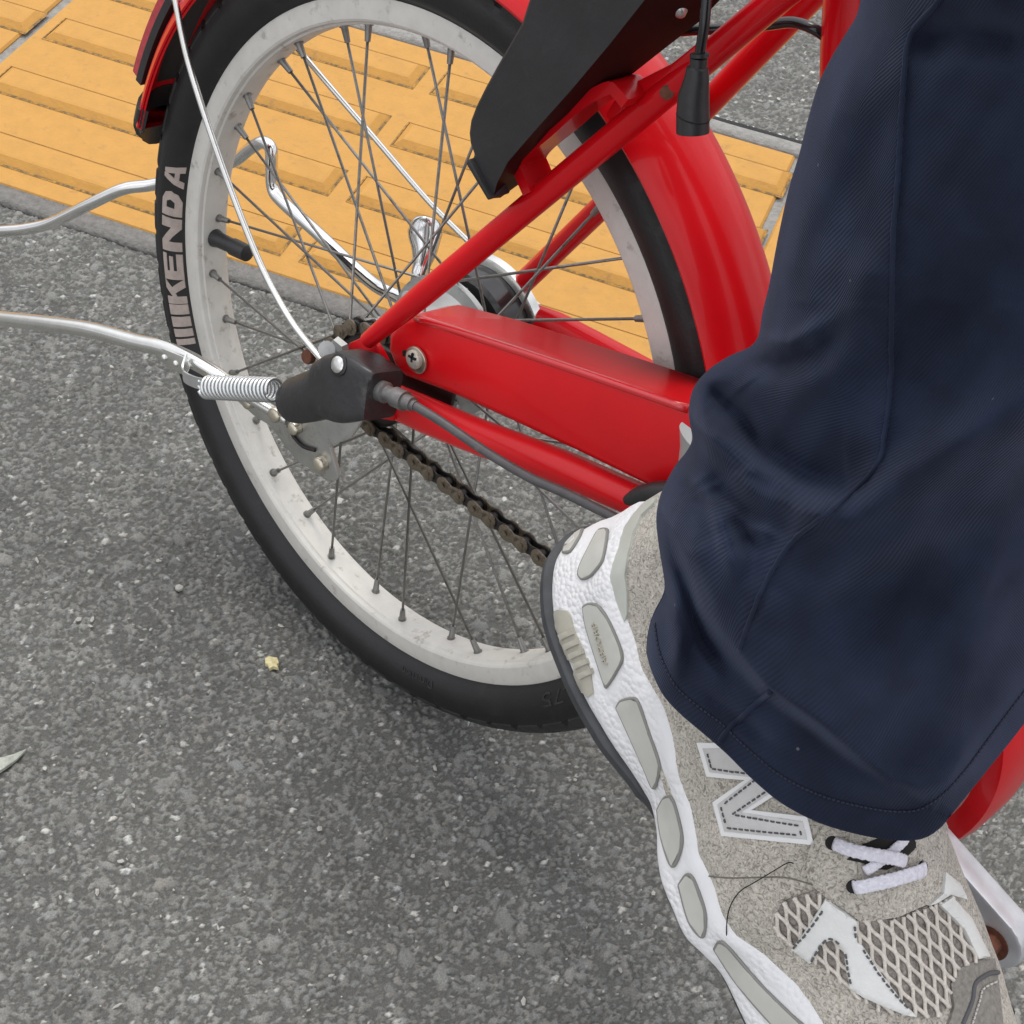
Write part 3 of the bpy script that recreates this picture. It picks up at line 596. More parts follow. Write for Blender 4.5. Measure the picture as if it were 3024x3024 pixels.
# ---- chain case: pressed channel, open below, with a round front over the chainring
crease = [(1225, 937), (1400, 994), (1600, 1060), (1800, 1128), (2028, 1207)]
front = [(1142, 1035), (1146, 985), (1166, 955), (1192, 938), (1225, 934), (1400, 991), (1600, 1057), (1800, 1125), (2028, 1204), (2200, 1262), (2150, 1530), (1960, 1462), (1700, 1335), (1500, 1242), (1330, 1165), (1190, 1112), (1160, 1082)]
yF, yB = -.063, -.0265
fp = xz(front, yF)
def case_shell():
    n = len(fp); V = []; F = []
    b = .0042
    c0 = np.mean(fp, axis=0)
    ins = []
    for i in range(n):
        p, a, c = np.array(fp[i]), np.array(fp[i - 1]), np.array(fp[(i + 1) % n]); t = (c - a) / np.linalg.norm(c - a); nn = np.array([-t[1], t[0]])
        if nn @ (c0 - p) < 0: nn = -nn
        ins.append(p + nn * b)
    rows = [[(p[0], yF, p[1]) for p in ins], [(p[0] * .7 + q[0] * .3, yF + .0006, p[1] * .7 + q[1] * .3) for p, q in zip(ins, fp)], [(p[0], yF + .0024, p[1]) for p in fp]]
    for r in rows: V += r
    F.append(list(range(n)))
    for j in range(2):
        for i in range(n): F.append([j * n + i, j * n + (i + 1) % n, (j + 1) * n + (i + 1) % n, (j + 1) * n + i])
    # top wall (upper edge only): runs back to yB, sinking a little behind the hub end
    top = list(range(3, 10)); k0 = len(V)
    for i in top: V.append((fp[i][0], yB, fp[i][1] - (.002 if i > 4 else .004)))
    for a in range(len(top) - 1): F.append([2 * n + top[a], 2 * n + top[a + 1], k0 + a + 1, k0 + a])
    return fix(V, F)
V, F = case_shell()
case = obj('chain_case', V, F, REDD, bike, sharp=50)
md = case.modifiers.new('s', 'SOLIDIFY'); md.thickness = .0012; md.offset = -1
P = [np.array([x, yF + .0012, z - .0006]) for x, z in xz(crease[:], yF)]
P = spline(P, 4); V, F = tube(P, .0024, 12); obj('highlight_bead', V, F, REDG, case)  # glossy bead added along the crease to give it a highlight
sc_ = at(1232, 1062, yF - .001)
V, F = disc(sc_, (0, -1, 0), .0082, .0016, 28); ws = obj('washer', V, F, BRASS, case, sharp=30)
V, F = disc(at(1226, 1060, yF - .0022), (0, -1, 0), .0058, .0022, 24, dome=.0016); obj('screw', V, F, SCREW, case, sharp=50)
V, F = join([box(at(1217, 1056, yF - .0058), (.0028, 0, .0004), (0, .0006, 0), (-.0001, 0, .0006)), box(at(1217, 1056, yF - .0058), (-.0004, 0, .0028), (0, .0006, 0), (.0006, 0, .0001))]); obj('screw_cross', V, F, HOLE, case, smooth=False)
V, F = prism(xz([(1188, 1035), (1204, 1034), (1206, 1052), (1190, 1052)], yF - .0006), yF - .0008, yF + .001); obj('slot', V, F, HOLE, case, smooth=False)
V, F = prism(xz([(1118, 1015), (1190, 1060), (1345, 1150), (1335, 1200), (1180, 1140), (1110, 1090)], -.052), -.0535, -.050, .0006); obj('gap_plate', V, F, CHDARK, bike, sharp=30)  # near-black plate filling the gap between case and chain stay
V, F = disc(at(1969, 273, -.0548), at(1969, 273, -.3) - at(1969, 273, 0), .0034, .0003, 9); obj('rust_spot', V, F, RUST, bike)
# rounded ring end of the case round the chainring (shows below the trousers on the right)
arc = []
V, F = lathe([(-.058, .070), (-.073, .073), (-.0745, .078), (-.0735, .0835), (-.066, .0855), (-.045, .086), (-.045, .083)], BB, 72); obj('chain_ring_guard', V, F, RED, bike, sharp=40)

# ---- chain
LK = .0133; rs = .0325; rc = .079; yc = -.040
lowz = RT - rs
c1, c2 = np.array([0, RT]), np.array([BB[0], BB[2]])
dv = c2 - c1; D = np.linalg.norm(dv); phi = math.atan2(dv[1], dv[0]); off = math.asin((rc - rs) / D)
pathp = []
aU = phi + math.pi / 2 + off; aL = phi - math.pi / 2 - off
pt = lambda c, r, a: c + r * np.array([math.cos(a), math.sin(a)])
top1, top2, low1, low2 = pt(c1, rs, aU), pt(c2, rc, aU), pt(c1, rs, aL), pt(c2, rc, aL)
poly = [top2 + (top1 - top2) * t for t in np.linspace(0, 1, 120)] + [pt(c1, rs, a) for a in np.linspace(aU, aL + 2 * math.pi, 120)] + [low1 + (low2 - low1) * t for t in np.linspace(0, 1, 120)] + [pt(c2, rc, a) for a in np.linspace(aL, aU, 160)]
poly = np.array(poly); sg = np.r_[0, np.cumsum(np.linalg.norm(np.diff(poly, axis=0), axis=1))]
NL = int(sg[-1] // LK); NL -= NL % 2; LKs = sg[-1] / NL
pins = np.stack([np.interp(np.arange(NL) * LKs + .004, sg, poly[:, k]) for k in (0, 1)], 1)
def plate(r, waist, y0, y1):
    pts = []
    for k in range(-6, 7): a = R_(k * 19 ) ; pts.append((LKs + r * math.cos(a), r * math.sin(a)))
    pts.append((LKs * .5, waist))
    for k in range(-6, 7): a = math.pi + R_(k * 19); pts.append((r * math.cos(a), r * math.sin(a)))
    pts.append((LKs * .5, -waist))
    return prism(pts, y0, y1, .0002)
def cyl(x, y0, y1, r): return lathe([(y0, 0), (y0, r), (y1, r), (y1, 0)], (x, 0, 0), 12)
outer = join([plate(.0052, .0034, -.0042, -.0031), plate(.0052, .0034, .0031, .0042), cyl(0, -.0049, .0049, .0018), cyl(LKs, -.0049, .0049, .0018)])
inner = join([plate(.0050, .0034, -.0030, -.0020), plate(.0050, .0034, .0020, .0030), cyl(0, -.0026, .0026, .0036), cyl(LKs, -.0026, .0026, .0036)])
proto = {}
for i in range(NL):
    a, b_ = pins[i], pins[(i + 1) % NL]; d = b_ - a; th = math.atan2(d[1], d[0]); kind = i % 2
    if kind not in proto:
        V, F = (outer, inner)[kind]; proto[kind] = obj('chain_link', V, F, (CHAIN, CHDARK)[kind], bike, sharp=35); q = proto[kind]
    else: q = proto[kind].copy(); COL.objects.link(q); q.parent = bike
    q.matrix_basis = Matrix.Translation((a[0], yc, a[1])) @ Matrix.Rotation(-th, 4, 'Y')

# ---- fender, its end cap, reflector and wire stays
fpz = [(-.0300, .2598), (-.0312, .2590), (-.0318, .2602), (-.0300, .2637), (-.0250, .2692), (-.0175, .2746), (-.0080, .2780), (0, .2788)]
fo = fpz + [(-y, r) for y, r in reversed(fpz[:-1])]
fi = [(y * .95, r - .0014) for y, r in reversed(fo[1:-1])]
V, F = lathe(fo + fi, HC, 150, closed=True, a0=R_(8), a1=R_(172)); fender = obj('fender', V, F, RED, bike, sharp=50)
capo = [(y * 1.05, r + (.0016 if r > .262 else 0)) for y, r in fo]; capi = [(y * .9, r - .0028) for y, r in reversed(fo[1:-1])]
capp = capo + capi; nc = len(capp); V = []
for i in range(15):
    for y, r in capp:
        a1_ = R_(171.0 + 7.5 * (1 - (y / .032) ** 2)); a = R_(168.5) + (a1_ - R_(168.5)) * i / 14; V.append((r * math.cos(a), y, RT + r * math.sin(a)))
F = [[i * nc + k, i * nc + (k + 1) % nc, (i + 1) * nc + (k + 1) % nc, (i + 1) * nc + k] for i in range(14) for k in range(nc)] + [list(range(nc)), list(range(14 * nc, 15 * nc))]
V, F = fix(V, F); obj('fender_tip', V, F, BLACKP, fender, sharp=50)
V, F = lathe([(-.0215, .2815), (-.0205, .2885), (-.0175, .2905), (.0175, .2905), (.0205, .2885), (.0215, .2815)], HC, 22, closed=True, a0=R_(152), a1=R_(167)); obj('reflector', V, F, REFL, fender, sharp=30)
V, F = lathe([(-.0222, .2760), (-.0222, .2818), (.0222, .2818), (.0222, .2760)], HC, 22, closed=True, a0=R_(151.5), a1=R_(167.4)); obj('reflector_base', V, F, BLACKP, fender, sharp=30)
P = line_px([(508, -60), (518, 0), (549, 155), (595, 310), (657, 492), (725, 673), (787, 818), (859, 947), (925, 1033), (958, 1068)], [-.036, -.040, -.046, -.052, -.058, -.064, -.069, -.074, -.078, -.079])
V, F = tube(spline(P, 5), .0021, 12); obj('fender_stay', V, F, STAIN, bike)
P = line_px([(800, 50), (867, 129), (985, 268), (1111, 414), (1266, 595), (1390, 720), (1470, 800)], [.034, .038, .045, .053, .062, .070, .075])
V, F = tube(spline(P, 5), .0019, 12); obj('fender_stay', V, F, STAIN, bike)
V, F = join([tube([at(965, 1032, -.070), at(965, 1032, -.084)], .0052, 12), lathe([(0, 0), (0, .0075), (.004, .0085), (.005, 0)], at(992, 1040, -.080), 6)])
obj('stay_bolt', V, F, HUBM, bike, sharp=30)
V, F = disc(at(918, 1052, -.0745), (0, -1, .2), .0045, .004, 14); obj('rusty_nut', V, F, RUST, bike, sharp=30)

# ---- rear stand
P = line_px([(-120, 928), (0, 940), (150, 957), (270, 975), (400, 1010), (478, 1027), (555, 1058), (633, 1102), (700, 1148), (790, 1205), (850, 1240)], [-.104, -.102, -.099, -.096, -.093, -.090, -.088, -.086, -.083, -.080, -.078])
V, F = tube(spline(P, 5), [.0056, .0056, .0056, .0056, .0056, .0055, .0054, .0052, .0044, .0038, .0036], 16); leg = obj('stand_leg', V, F, STAIN, bike)
P = line_px([(-120, 690), (0, 683), (80, 676), (155, 657), (259, 606), (362, 559), (450, 546), (560, 520), (640, 492), (696, 473), (740, 438), (776, 421), (800, 440), (802, 497), (807, 559), (838, 600), (932, 683), (1090, 828), (1173, 875), (1300, 940), (1400, 990)],
             [.015, .026, .034, .042, .053, .066, .078, .090, .096, .099, .1, .1, .1, .1, .1, .098, .095, .090, .087, .082, .078])
V, F = tube(spline(P, 5), .0050, 16); obj('stand_leg', V, F, CHROME, bike)
pl = [(555, 1058), (600, 1112), (700, 1195), (790, 1240), (835, 1300), (870, 1320), (920, 1365), (938, 1395), (990, 1420), (1003, 1405), (978, 1320), (1035, 1292), (1068, 1245), (1050, 1215), (850, 1200), (700, 1150), (620, 1080)]
pl = [(700, 1180), (760, 1232), (800, 1255), (840, 1310), (880, 1360), (920, 1385), (938, 1400), (990, 1420), (1003, 1406), (976, 1318), (1038, 1292), (1068, 1245), (1050, 1235), (850, 1225), (780, 1190)]
V, F = prism(xz(pl, -.0775), -.0785, -.0755, .0004); plate_o = obj('stand_bracket', V, F, ZINC, bike, sharp=30)
for X, Y, r, m in ((742, 1187, .0042, BRASS), (822, 1222, .0052, BRASS), (878, 1262, .0044, BRASS), (953, 1368, .0050, BRASS)):
    V, F = disc(at(X, Y, -.079), (0, -1, .15), r, .0045, 20, dome=.0012); obj('bolt', V, F, m, plate_o, sharp=40)
V, F = tube(spline(line_px([(850, 1255), (868, 1290), (895, 1318), (930, 1330)], [-.0795] * 4), 5), .0012, 8); obj('slot_edge', V, F, CHDARK, plate_o)
V, F = prism(xz([(1070, 1236), (985, 1222), (990, 1285), (1030, 1290)], -.072), -.074, -.068, .0006); obj('stand_pivot', V, F, ZINC, bike, sharp=30)
# flat tab with two rivets, hook strap, coil spring
V, F = prism(xz([(466, 1022), (545, 1052), (560, 1085), (548, 1108), (505, 1090), (462, 1052)], -.0935), -.0945, -.0925, .0004); tab = obj('stand_tab', V, F, STAIN, bike, sharp=30)
for X, Y in ((485, 1056), (519, 1074)):
    V, F = disc(at(X, Y, -.0945), (0, -1, .2), .0022, .001, 12, dome=.0008); obj('rivet', V, F, STAIN, tab, sharp=40)
def strap(P, wv, t):                                               # flat band along a path; wv = half-width vector
    P = np.asarray(P, float); wv = np.asarray(wv, float); T = np.gradient(P, axis=0); V = []
    for i in range(len(P)):
        n = np.cross(T[i], wv); n /= np.linalg.norm(n)
        for a, b_ in ((-1, -1), (1, -1), (1, 1), (-1, 1)): V.append(P[i] + wv * a + n * t * b_)
    F = [[i * 4 + k, i * 4 + (k + 1) % 4, (i + 1) * 4 + (k + 1) % 4, (i + 1) * 4 + k] for i in range(len(P) - 1) for k in range(4)] + [[0, 1, 2, 3], [len(V) - 4, len(V) - 3, len(V) - 2, len(V) - 1]]
    return fix(V, F)
P = spline(line_px([(552, 1058), (542, 1090), (545, 1112), (575, 1128), (605, 1135)], [-.093, -.098, -.102, -.104, -.104]), 6)
V, F = strap(P, at(553, 1125, -.1) - at(548, 1108, -.1), .0006); V, F = strap(P, (at(548, 1135, -.1) - at(545, 1105, -.1)) * .55, .0006); obj('spring_hook', V, F, SPR, tab, sharp=40)
sA, sB = at(612, 1143, -.104), at(812, 1152, -.100)
ax = (sB - sA); Ls = np.linalg.norm(ax); ax /= Ls; u = np.cross(ax, [0, 0, 1]); u /= np.linalg.norm(u); b_ = np.cross(ax, u)
n = 18; P = []
for k in range(n * 18 + 1):
    t = k / (n * 18); a = 2 * math.pi * n * t; P.append(sA + ax * Ls * t + .0068 * (math.cos(a) * u + math.sin(a) * b_))
V, F = tube(P, .00118, 8); spring = obj('stand_spring', V, F, SPR, bike)
P = spline([sA + .006 * u, sA + .004 * b_ - ax * .002, sA - ax * .005 + b_ * .003, sA - ax * .009 - b_ * .001, sA - ax * .006 - b_ * .004], 6); V, F = tube(P, .0011, 8); obj('spring_end', V, F, SPR, spring)
P = spline([sB + .006 * b_, sB + ax * .002 + b_ * .002, sB + ax * .008 + b_ * .002, sB + ax * .010 - b_ * .0005, sB + ax * .006 - b_ * .002], 6); V, F = tube(P, .0011, 8); obj('spring_end', V, F, SPR, spring)
# chromed lock lever of the stand (far side)
def spoon():
    P = line_px([(1258, 640), (1252, 690), (1250, 740), (1238, 800), (1232, 850), (1240, 900)], [.094, .092, .090, .087, .085, .083]); Q = spline(P, 5); V = []
    wd = np.interp(np.linspace(0, 1, len(Q)), [0, .06, .2, .4, .62, 1], [.003, .0095, .0125, .0095, .0052, .005]); n = 14; Q = np.array(Q); T = np.gradient(Q, axis=0)
    for i in range(len(Q)):
        t = T[i] / np.linalg.norm(T[i]); s = np.array([.85, .52, 0]); s -= t * (s @ t); s /= np.linalg.norm(s); u_ = np.cross(t, s); th_ = .0022 if wd[i] > .006 else .0042
        for k in range(n):
            a = 2 * math.pi * k / n; dish = .004 * (math.cos(a) ** 2) * (wd[i] > .006); V.append(Q[i] + s * wd[i] * math.cos(a) + u_ * (th_ * math.sin(a) - dish))
    m = len(Q); F = [[i * n + k, i * n + (k + 1) % n, (i + 1) * n + (k + 1) % n, (i + 1) * n + k] for i in range(m - 1) for k in range(n)] + [list(range(n)), list(range((m - 1) * n, m * n))]
    return fix(V, F)
V, F = spoon(); obj('stand_lock_lever', V, F, CHROME, bike)
V, F = prism(xz([(1262, 850), (1312, 800), (1330, 870), (1300, 940), (1262, 930)], .082), .079, .085, .0006); obj('lock_plate', V, F, RED, bike, sharp=30)

# ---- bell-crank cover of the hub gear: black moulded box with a rounded nose
def cover():
    # sections: centre px, y, half width (vertical on screen), half depth, squareness
    st = [((848, 1194), -.094, .0050, .0050, 2), ((851, 1193), -.094, .0095, .0085, 2), ((862, 1189), -.0945, .0124, .0110, 2.1), ((880, 1182), -.0945, .0142, .0122, 2.2), ((925, 1170), -.0945, .0152, .0126, 2.3), ((962, 1158), -.0940, .0156, .0127, 2.5), ((978, 1150), -.0940, .0178, .0130, 3.6), ((1008, 1144), -.0935, .0198, .0138, 5), ((1040, 1140), -.0925, .0208, .0142, 6), ((1075, 1146), -.0915, .0192, .0144, 8), ((1108, 1156), -.0905, .0164, .0142, 8), ((1130, 1163), -.0900, .0148, .0138, 8), ((1134, 1165), -.0900, .0136, .0126, 8)]
    C_ = np.array([at(*p, y) for p, y, *_ in st]); T = np.gradient(C_, axis=0); n = 32; V = []
    for i, (p, y, hw, hd, e) in enumerate(st):
        t = T[i] / np.linalg.norm(T[i]); s = np.array([0, -1., .25]); s -= t * (s @ t); s /= np.linalg.norm(s); u_ = np.cross(t, s)
        for k in range(n):
            a = 2 * math.pi * k / n + .1; ca, sa = math.cos(a), math.sin(a)
            V.append(C_[i] + s * hd * np.sign(ca) * abs(ca) ** (2 / e) + u_ * hw * np.sign(sa) * abs(sa) ** (2 / e))
    m = len(st); F = [[i * n + k, i * n + (k + 1) % n, (i + 1) * n + (k + 1) % n, (i + 1) * n + k] for i in range(m - 1) for k in range(n)] + [list(range(n)), list(range((m - 1) * n, m * n))]
    return fix(V, F)
V, F = cover(); cv = obj('gear_cover', V, F, mat('worn_cover', (0.024, 0.024, 0.025), 0.38, noise=0.3, nscale=40, bump=0.0003, bscale=260, dirt=((0.085, 0.084, 0.082), .57, .72), dscale=30), bike, sharp=34)
BCV = BVHTree.FromPolygons([tuple(v) for v in V], F)
def hit(bvh, X, Y):
    d = ray(X, Y) @ LB.T; d = d / np.linalg.norm(d); h = bvh.ray_cast(Vector(CL), Vector(d))
    if h[0] is None:
        best = None
        for s in np.linspace(.3, 1.2, 60):
            q = bvh.find_nearest(Vector(CL + d * s))
            if best is None or q[3] < best[3]: best = q
        h = best
    n = np.array(h[1])
    if n @ d > 0: n = -n
    return np.array(h[0]), n
bt, nb_ = hit(BCV, 1000, 1077); V, F = disc(bt + nb_ * .0003, nb_, .0048, .0012, 22, dome=.0008); obj('cover_button', V, F, STAIN, cv, sharp=50)
V, F = disc(bt - nb_ * .0004, nb_, .0066, .0009, 22); obj('button_rim', V, F, BLACKG, cv, sharp=50)
P = line_px([(1110, 1148), (1140, 1160), (1143, 1161), (1165, 1171), (1166, 1171), (1196, 1185), (1197, 1185), (1218, 1194), (1219, 1195), (1228, 1199)], [-.0925] * 10)
V, F = tube(P, [.0062, .0062, .0046, .0046, .0058, .0058, .0044, .0042, .0030, .0030], 18); obj('cable_adjuster', V, F, mat('dull_alloy', (.17, .165, .16), .45, metal=.5, noise=.2, nscale=300), bike, sharp=40)
P = line_px([(1215, 1192), (1303, 1245), (1438, 1336), (1562, 1409), (1666, 1455), (1764, 1503), (1900, 1570)], [-.0925, -.091, -.087, -.083, -.080, -.077, -.073])
V, F = tube(spline(P, 6), .0027, 12); obj('shift_cable', V, F, CABLE, bike)

# ---- lock / battery box hung over the wheel, its bracket, plugs
near = [(1400, 458), (1392, 470), (1455, 586), (1468, 540), (1500, 478), (1576, 390), (1690, 262), (1800, 131), (1902, 2), (2010, -140), (1640, -140), (1561, 0), (1540, 67), (1505, 128), (1468, 192), (1432, 258), (1404, 315), (1389, 355), (1384, 393), (1388, 425)]
yb = -.082
back = [(1480, 450), (1478, 470), (1478, 584), (1548, 533), (1598, 462), (1680, 378), (1800, 272), (1935, 165), (2070, 60), (2200, -80), (1750, -170), (1660, -20), (1630, 60), (1595, 120), (1560, 180), (1520, 245), (1490, 300), (1478, 345), (1472, 390), (1474, 420)]
n = len(near); V = [at(X, Y, yb) for X, Y in near] + [at(X, Y, yb + .036) for X, Y in back]
F = [list(range(n)), list(range(2 * n - 1, n - 1, -1))] + [[i, (i + 1) % n, (i + 1) % n + n, i + n] for i in range(n) if not 2 <= i < 9]
V1, F1 = fix(V, F); bx = obj('lock_box', V1, F1, BLACKP, bike, sharp=30)
mb = bx.modifiers.new('b', 'BEVEL'); mb.width = .0025; mb.segments = 2; mb.limit_method = 'ANGLE'
F2 = [[i, i + 1, i + 1 + n, i + n] for i in range(2, 9)]
vi = np.array(V); lowr = vi.copy(); lowr[:, 2] += .0015
k_ = len(vi); F2 += [[i + k_ for i in reversed(f)] for f in F2]
V1, F1 = fix(list(vi) + list(lowr), F2); obj('box_underside', V1, F1, mat('reflected_red_dark', (.030, .008, .007), .55, coat=.0, spec=.08, noise=.3, nscale=20), bx, sharp=30)  # reflection of the red frame is put into this dark base colour
V, F = prism(xz([(1392, 466), (1384, 482), (1448, 590), (1456, 584)], yb - .001), yb - .003, yb + .012, .0008); obj('box_lip', V, F, BLACKP, bx, sharp=30)
V, F = disc(at(2010, 24, yb + .024), (.3, -.8, -.5), .0035, .003, 16, dome=.001); obj('box_bolt', V, F, ZINC, bx, sharp=40)
P = spline(line_px([(1595, 560), (1572, 505), (1562, 470), (1590, 432), (1660, 375), (1745, 300), (1830, 250), (1858, 262), (1885, 295)], [-.056] * 9), 5)
V, F = strap(P, (0, .010, 0), .0030); obj('frame_bracket', V, F, RED, bike, sharp=40)
V, F = prism(xz([(1795, 335), (1840, 262), (1990, 185), (2065, 125), (2075, 150), (2000, 260), (1890, 330), (1820, 385)], -.050), -.052, -.046, .001); obj('bracket_plate', V, F, RED, bike, sharp=40)
V, F = join([tube(line_px([(2066, 158), (2066, 168)], [-.078] * 2), .0042, 16), tube(line_px([(2064, 172), (2062, 196), (2060, 200), (2058, 230), (2048, 285), (2046, 340), (2046, 392)], [-.078] * 7), [.0038, .0038, .0048, .0054, .0069, .0073, .0073], 4 * 5)])
pg = obj('cable_plug', V, F, BLACKP, bike, sharp=40)
V, F = tube(line_px([(2047, 342), (2046, 346)], [-.078] * 2), .0076, 20); obj('plug_seam', V, F, HOLE, pg, sharp=40)
P = line_px([(2100, -150), (2088, -40), (2086, 0), (2080, 70), (2068, 150), (2066, 165)], [-.074, -.076, -.077, -.078, -.078, -.078])
V, F = tube(spline(P, 5), .0023, 12); obj('plug_cable', V, F, BLACKG, bike)
P = line_px([(2010, 92), (2060, 88), (2120, 86), (2200, 80), (2270, 73), (2340, 66), (2400, 84), (2440, 110)], [-.03, -.03, -.028, -.022, -.015, -.012, -.012, -.008])
V, F = tube(spline(P, 5), .0026, 12); obj('motor_cable', V, F, BLACKG, bike)

# ---- motor housing beside the chain case, crank and pedal
mo = at(2110, 1380, -.060)
def housing():
    L_ = [(1984, 1262), (1985, 1320), (1979, 1375), (1968, 1415), (1952, 1466), (1930, 1530)]
    V = []; n = 24
    for X, Y in L_:
        p = at(X, Y, -.088); cx = mo[0] + .012; r = cx - p[0]
        for k in range(n):
            a = math.pi * (.0 + 1.0 * k / (n - 1)) ; V.append((cx - r * math.cos(a), -.080 - .45 * r * math.sin(a), p[2]))
    m = len(L_); F = [[i * n + k, i * n + k + 1, (i + 1) * n + k + 1, (i + 1) * n + k] for i in range(m - 1) for k in range(n - 1)] + [list(range(n))]
    return fix(V, F)
V, F = housing(); obj('motor_housing', V, F, SILV, bike, sharp=50)
V, F = tube(spline(line_px([(1850, 1478), (1885, 1466), (1930, 1458), (1990, 1456), (2060, 1460)], [-.072] * 5), 4), [.0025, .0050, .0062, .0066, .007], 14); obj('motor_cover', V, F, BLACKP, bike, sharp=50)
ya = -.104
cA, cB = np.array(at(2690, 2215, ya)), np.array(at(2929, 2781, ya))
def crank():
    c0 = np.array([BB[0], BB[2]]); c1_ = cB[[0, 2]]; d = c1_ - c0; d /= np.linalg.norm(d); nn = np.array([-d[1], d[0]]); Lc = np.linalg.norm(c1_ - c0)
    pts = []
    for k in range(9): a = math.pi / 2 + math.pi * k / 8; pts.append(c0 + .020 * (math.cos(a) * d + math.sin(a) * nn))
    pts += [c0 + d * Lc * .5 - nn * .0135]
    for k in range(11): a = -math.pi / 2 + math.pi * k / 10; pts.append(c1_ + .0145 * (math.cos(a) * d + math.sin(a) * nn))
    pts += [c0 + d * Lc * .5 + nn * .0135]
    return prism([tuple(p) for p in pts], ya, ya + .014, .002)
V, F = crank(); arm = obj('crank_arm', V, F, ARM, bike, sharp=35)
V, F = disc(at(2924, 2784, ya - .0002), (0, -1, 0), .0088, .0006, 28); obj('axle_socket', V, F, RUST, arm, sharp=30)
pa = cB.copy()
def pedal():
    c = np.array([pa[0], -.175, pa[2]]); parts = [tube([(pa[0], -.125, pa[2]), (pa[0], -.225, pa[2])], [.0065, .006], 14)]
    dx, dz = np.array([.93, 0, -.36]), np.array([.36, 0, .93])
    for s in (-1, 1):
        parts.append(box(c + dx * s * .027, dx * .007, (0, .046, 0), dz * .0095, .004))
        parts.append(box(c + np.array([0, s * .044, 0]), dx * .026, (0, .006, 0), dz * .0095, .003))
    parts.append(box(c, dx * .011, (0, .044, 0), dz * .010, .003))
    for s in (-1, 1):
        for k in range(6): parts.append(box(c + dx * s * .0342 + np.array([0, -.036 + k * .0145, 0]), dx * .002, (0, .0028, 0), dz * .0075, .001))
    return join(parts)
V, F = pedal(); obj('pedal', V, F, BLACKP, bike, sharp=40)
V, F = tube([(pa[0], ya + .004, pa[2]), (pa[0], -.140, pa[2])], .0052, 14); obj('pedal_axle', V, F, RUST, bike, sharp=40)

# ================================================================ PERSON: leg, trousers, sneaker
SF = np.array([[0.925417, -0.163176, -0.34202], [-0.173648, -0.984808, 0.0], [0.336824, -0.059391, 0.939693]])
SH = np.array([0.271455, -0.173902, 0.379613])
def sh(a, l, u): return SH + np.array([a, l, u], float) @ SF
kneec = np.array([.392, -.165, .86]); hip = np.array([.02, -.10, .985])
V, F = tube(spline([sh(.19, 0, .045), sh(.15, 0, .055), sh(.085, 0, .072), sh(.05, 0, .105), np.array([.375, -.178, .52]), np.array([.380, -.172, .68]), kneec, (kneec + hip) / 2 + np.array([0, 0, .02]), hip], 6), [.012, .018, .022, .028, .036, .042, .046, .060, .070], 24)
person = obj('person', V, F, SKIN); person.matrix_world = BIKE_M
person['label'] = 'person in navy trousers with a grey sneaker resting on the bicycle pedal'; person['category'] = 'person'

# ---- sneaker: upper loft
sn = bpy.data.objects.new('sneaker', None)
stn = [(-.0055, .003, -.003, .058, .063), (-.003, .0080, -.0080, .058, .075), (.003, .0150, -.0150, .057, .090), (.010, .0220, -.0220, .056, .100), (.02, .0290, -.0290, .054, .105), (.05, .0345, -.0335, .038, .108), (.08, .036, -.034, .036, .112), (.11, .039, -.036, .034, .110), (.14, .0415, -.041, .032, .101), (.165, .0455, -.047, .030, .090), (.19, .0490, -.051, .026, .077), (.22, .0490, -.0505, .022, .0635), (.25, .0450, -.0445, .027, .055), (.272, .0345, -.0345, .028, .050), (.284, .0215, -.0215, .030, .046), (.2895, .003, -.003, .033, .043)]
TOPL = [(-.0065, 0, .061), (-.002, .0087, .060), (.0037, .0178, .058), (.0098, .0245, .057), (.0185, .0305, .054), (.0275, .0318, .0525), (.037, .033, .051), (.045, .0338, .050), (.056, .0358, .0475), (.0645, .0365, .0485), (.0745, .0367, .049), (.087, .039, .047), (.0955, .0410, .0435), (.1025, .0408, .0405), (.1122, .0420, .040), (.121, .045, .0384), (.1284, .0463, .0352), (.134, .0466, .0352), (.1415, .0468, .0345), (.153, .0474, .0310), (.1617, .0470, .0312), (.1726, .0430, .0358), (.1882, .0395, .040), (.2012, .040, .042), (.225, .040, .042), (.25, .035, .041), (.272, .0245, .041), (.286, .012, .041), (.291, 0, .042)]
stn = np.array(stn); sa = stn[:, 0]; tA = np.array(TOPL)
k_ = sa > .01; stn[k_, 1] = np.interp(sa[k_], tA[:, 0], tA[:, 1]) - .0012; stn[k_, 2] = -stn[k_, 1] * 1.03; stn[k_, 3] = np.interp(sa[k_], tA[:, 0], tA[:, 2]) - .001

aa = np.linspace(sa[0], sa[-1], 110); nS = 64; V = []
def smooth_interp(x, xp, fp):
    g = np.gradient(fp, xp); i = np.clip(np.searchsorted(xp, x) - 1, 0, len(xp) - 2); h = xp[i + 1] - xp[i]; t = (x - xp[i]) / h
    return (2 * t ** 3 - 3 * t ** 2 + 1) * fp[i] + (t ** 3 - 2 * t ** 2 + t) * h * g[i] + (-2 * t ** 3 + 3 * t ** 2) * fp[i + 1] + (t ** 3 - t ** 2) * h * g[i + 1]
for a in aa:
    lat, med, ub, ut = [smooth_interp(a, sa, stn[:, k]) for k in (1, 2, 3, 4)]
    if a > .012: lat = np.interp(a, tA[:, 0], tA[:, 1]) - .0012; med = -np.interp(a, [.012, .05, .1, .14, .17, .2, .22, .25, .272, .286, .29], [.0245, .0345, .0385, .0430, .0490, .0530, .0530, .0460, .0330, .0130, .003]); ub = np.interp(a, tA[:, 0], tA[:, 2]) - .001
    for k in range(nS):
        ph = math.pi * k / (nS - 1); c_, s_ = math.cos(ph), math.sin(ph)
        l = (lat if c_ > 0 else -med) * np.sign(c_) * abs(c_) ** .80; u_ = ub - .012 + (ut - ub + .012) * s_ ** .78
        V.append(sh(a, l, u_))
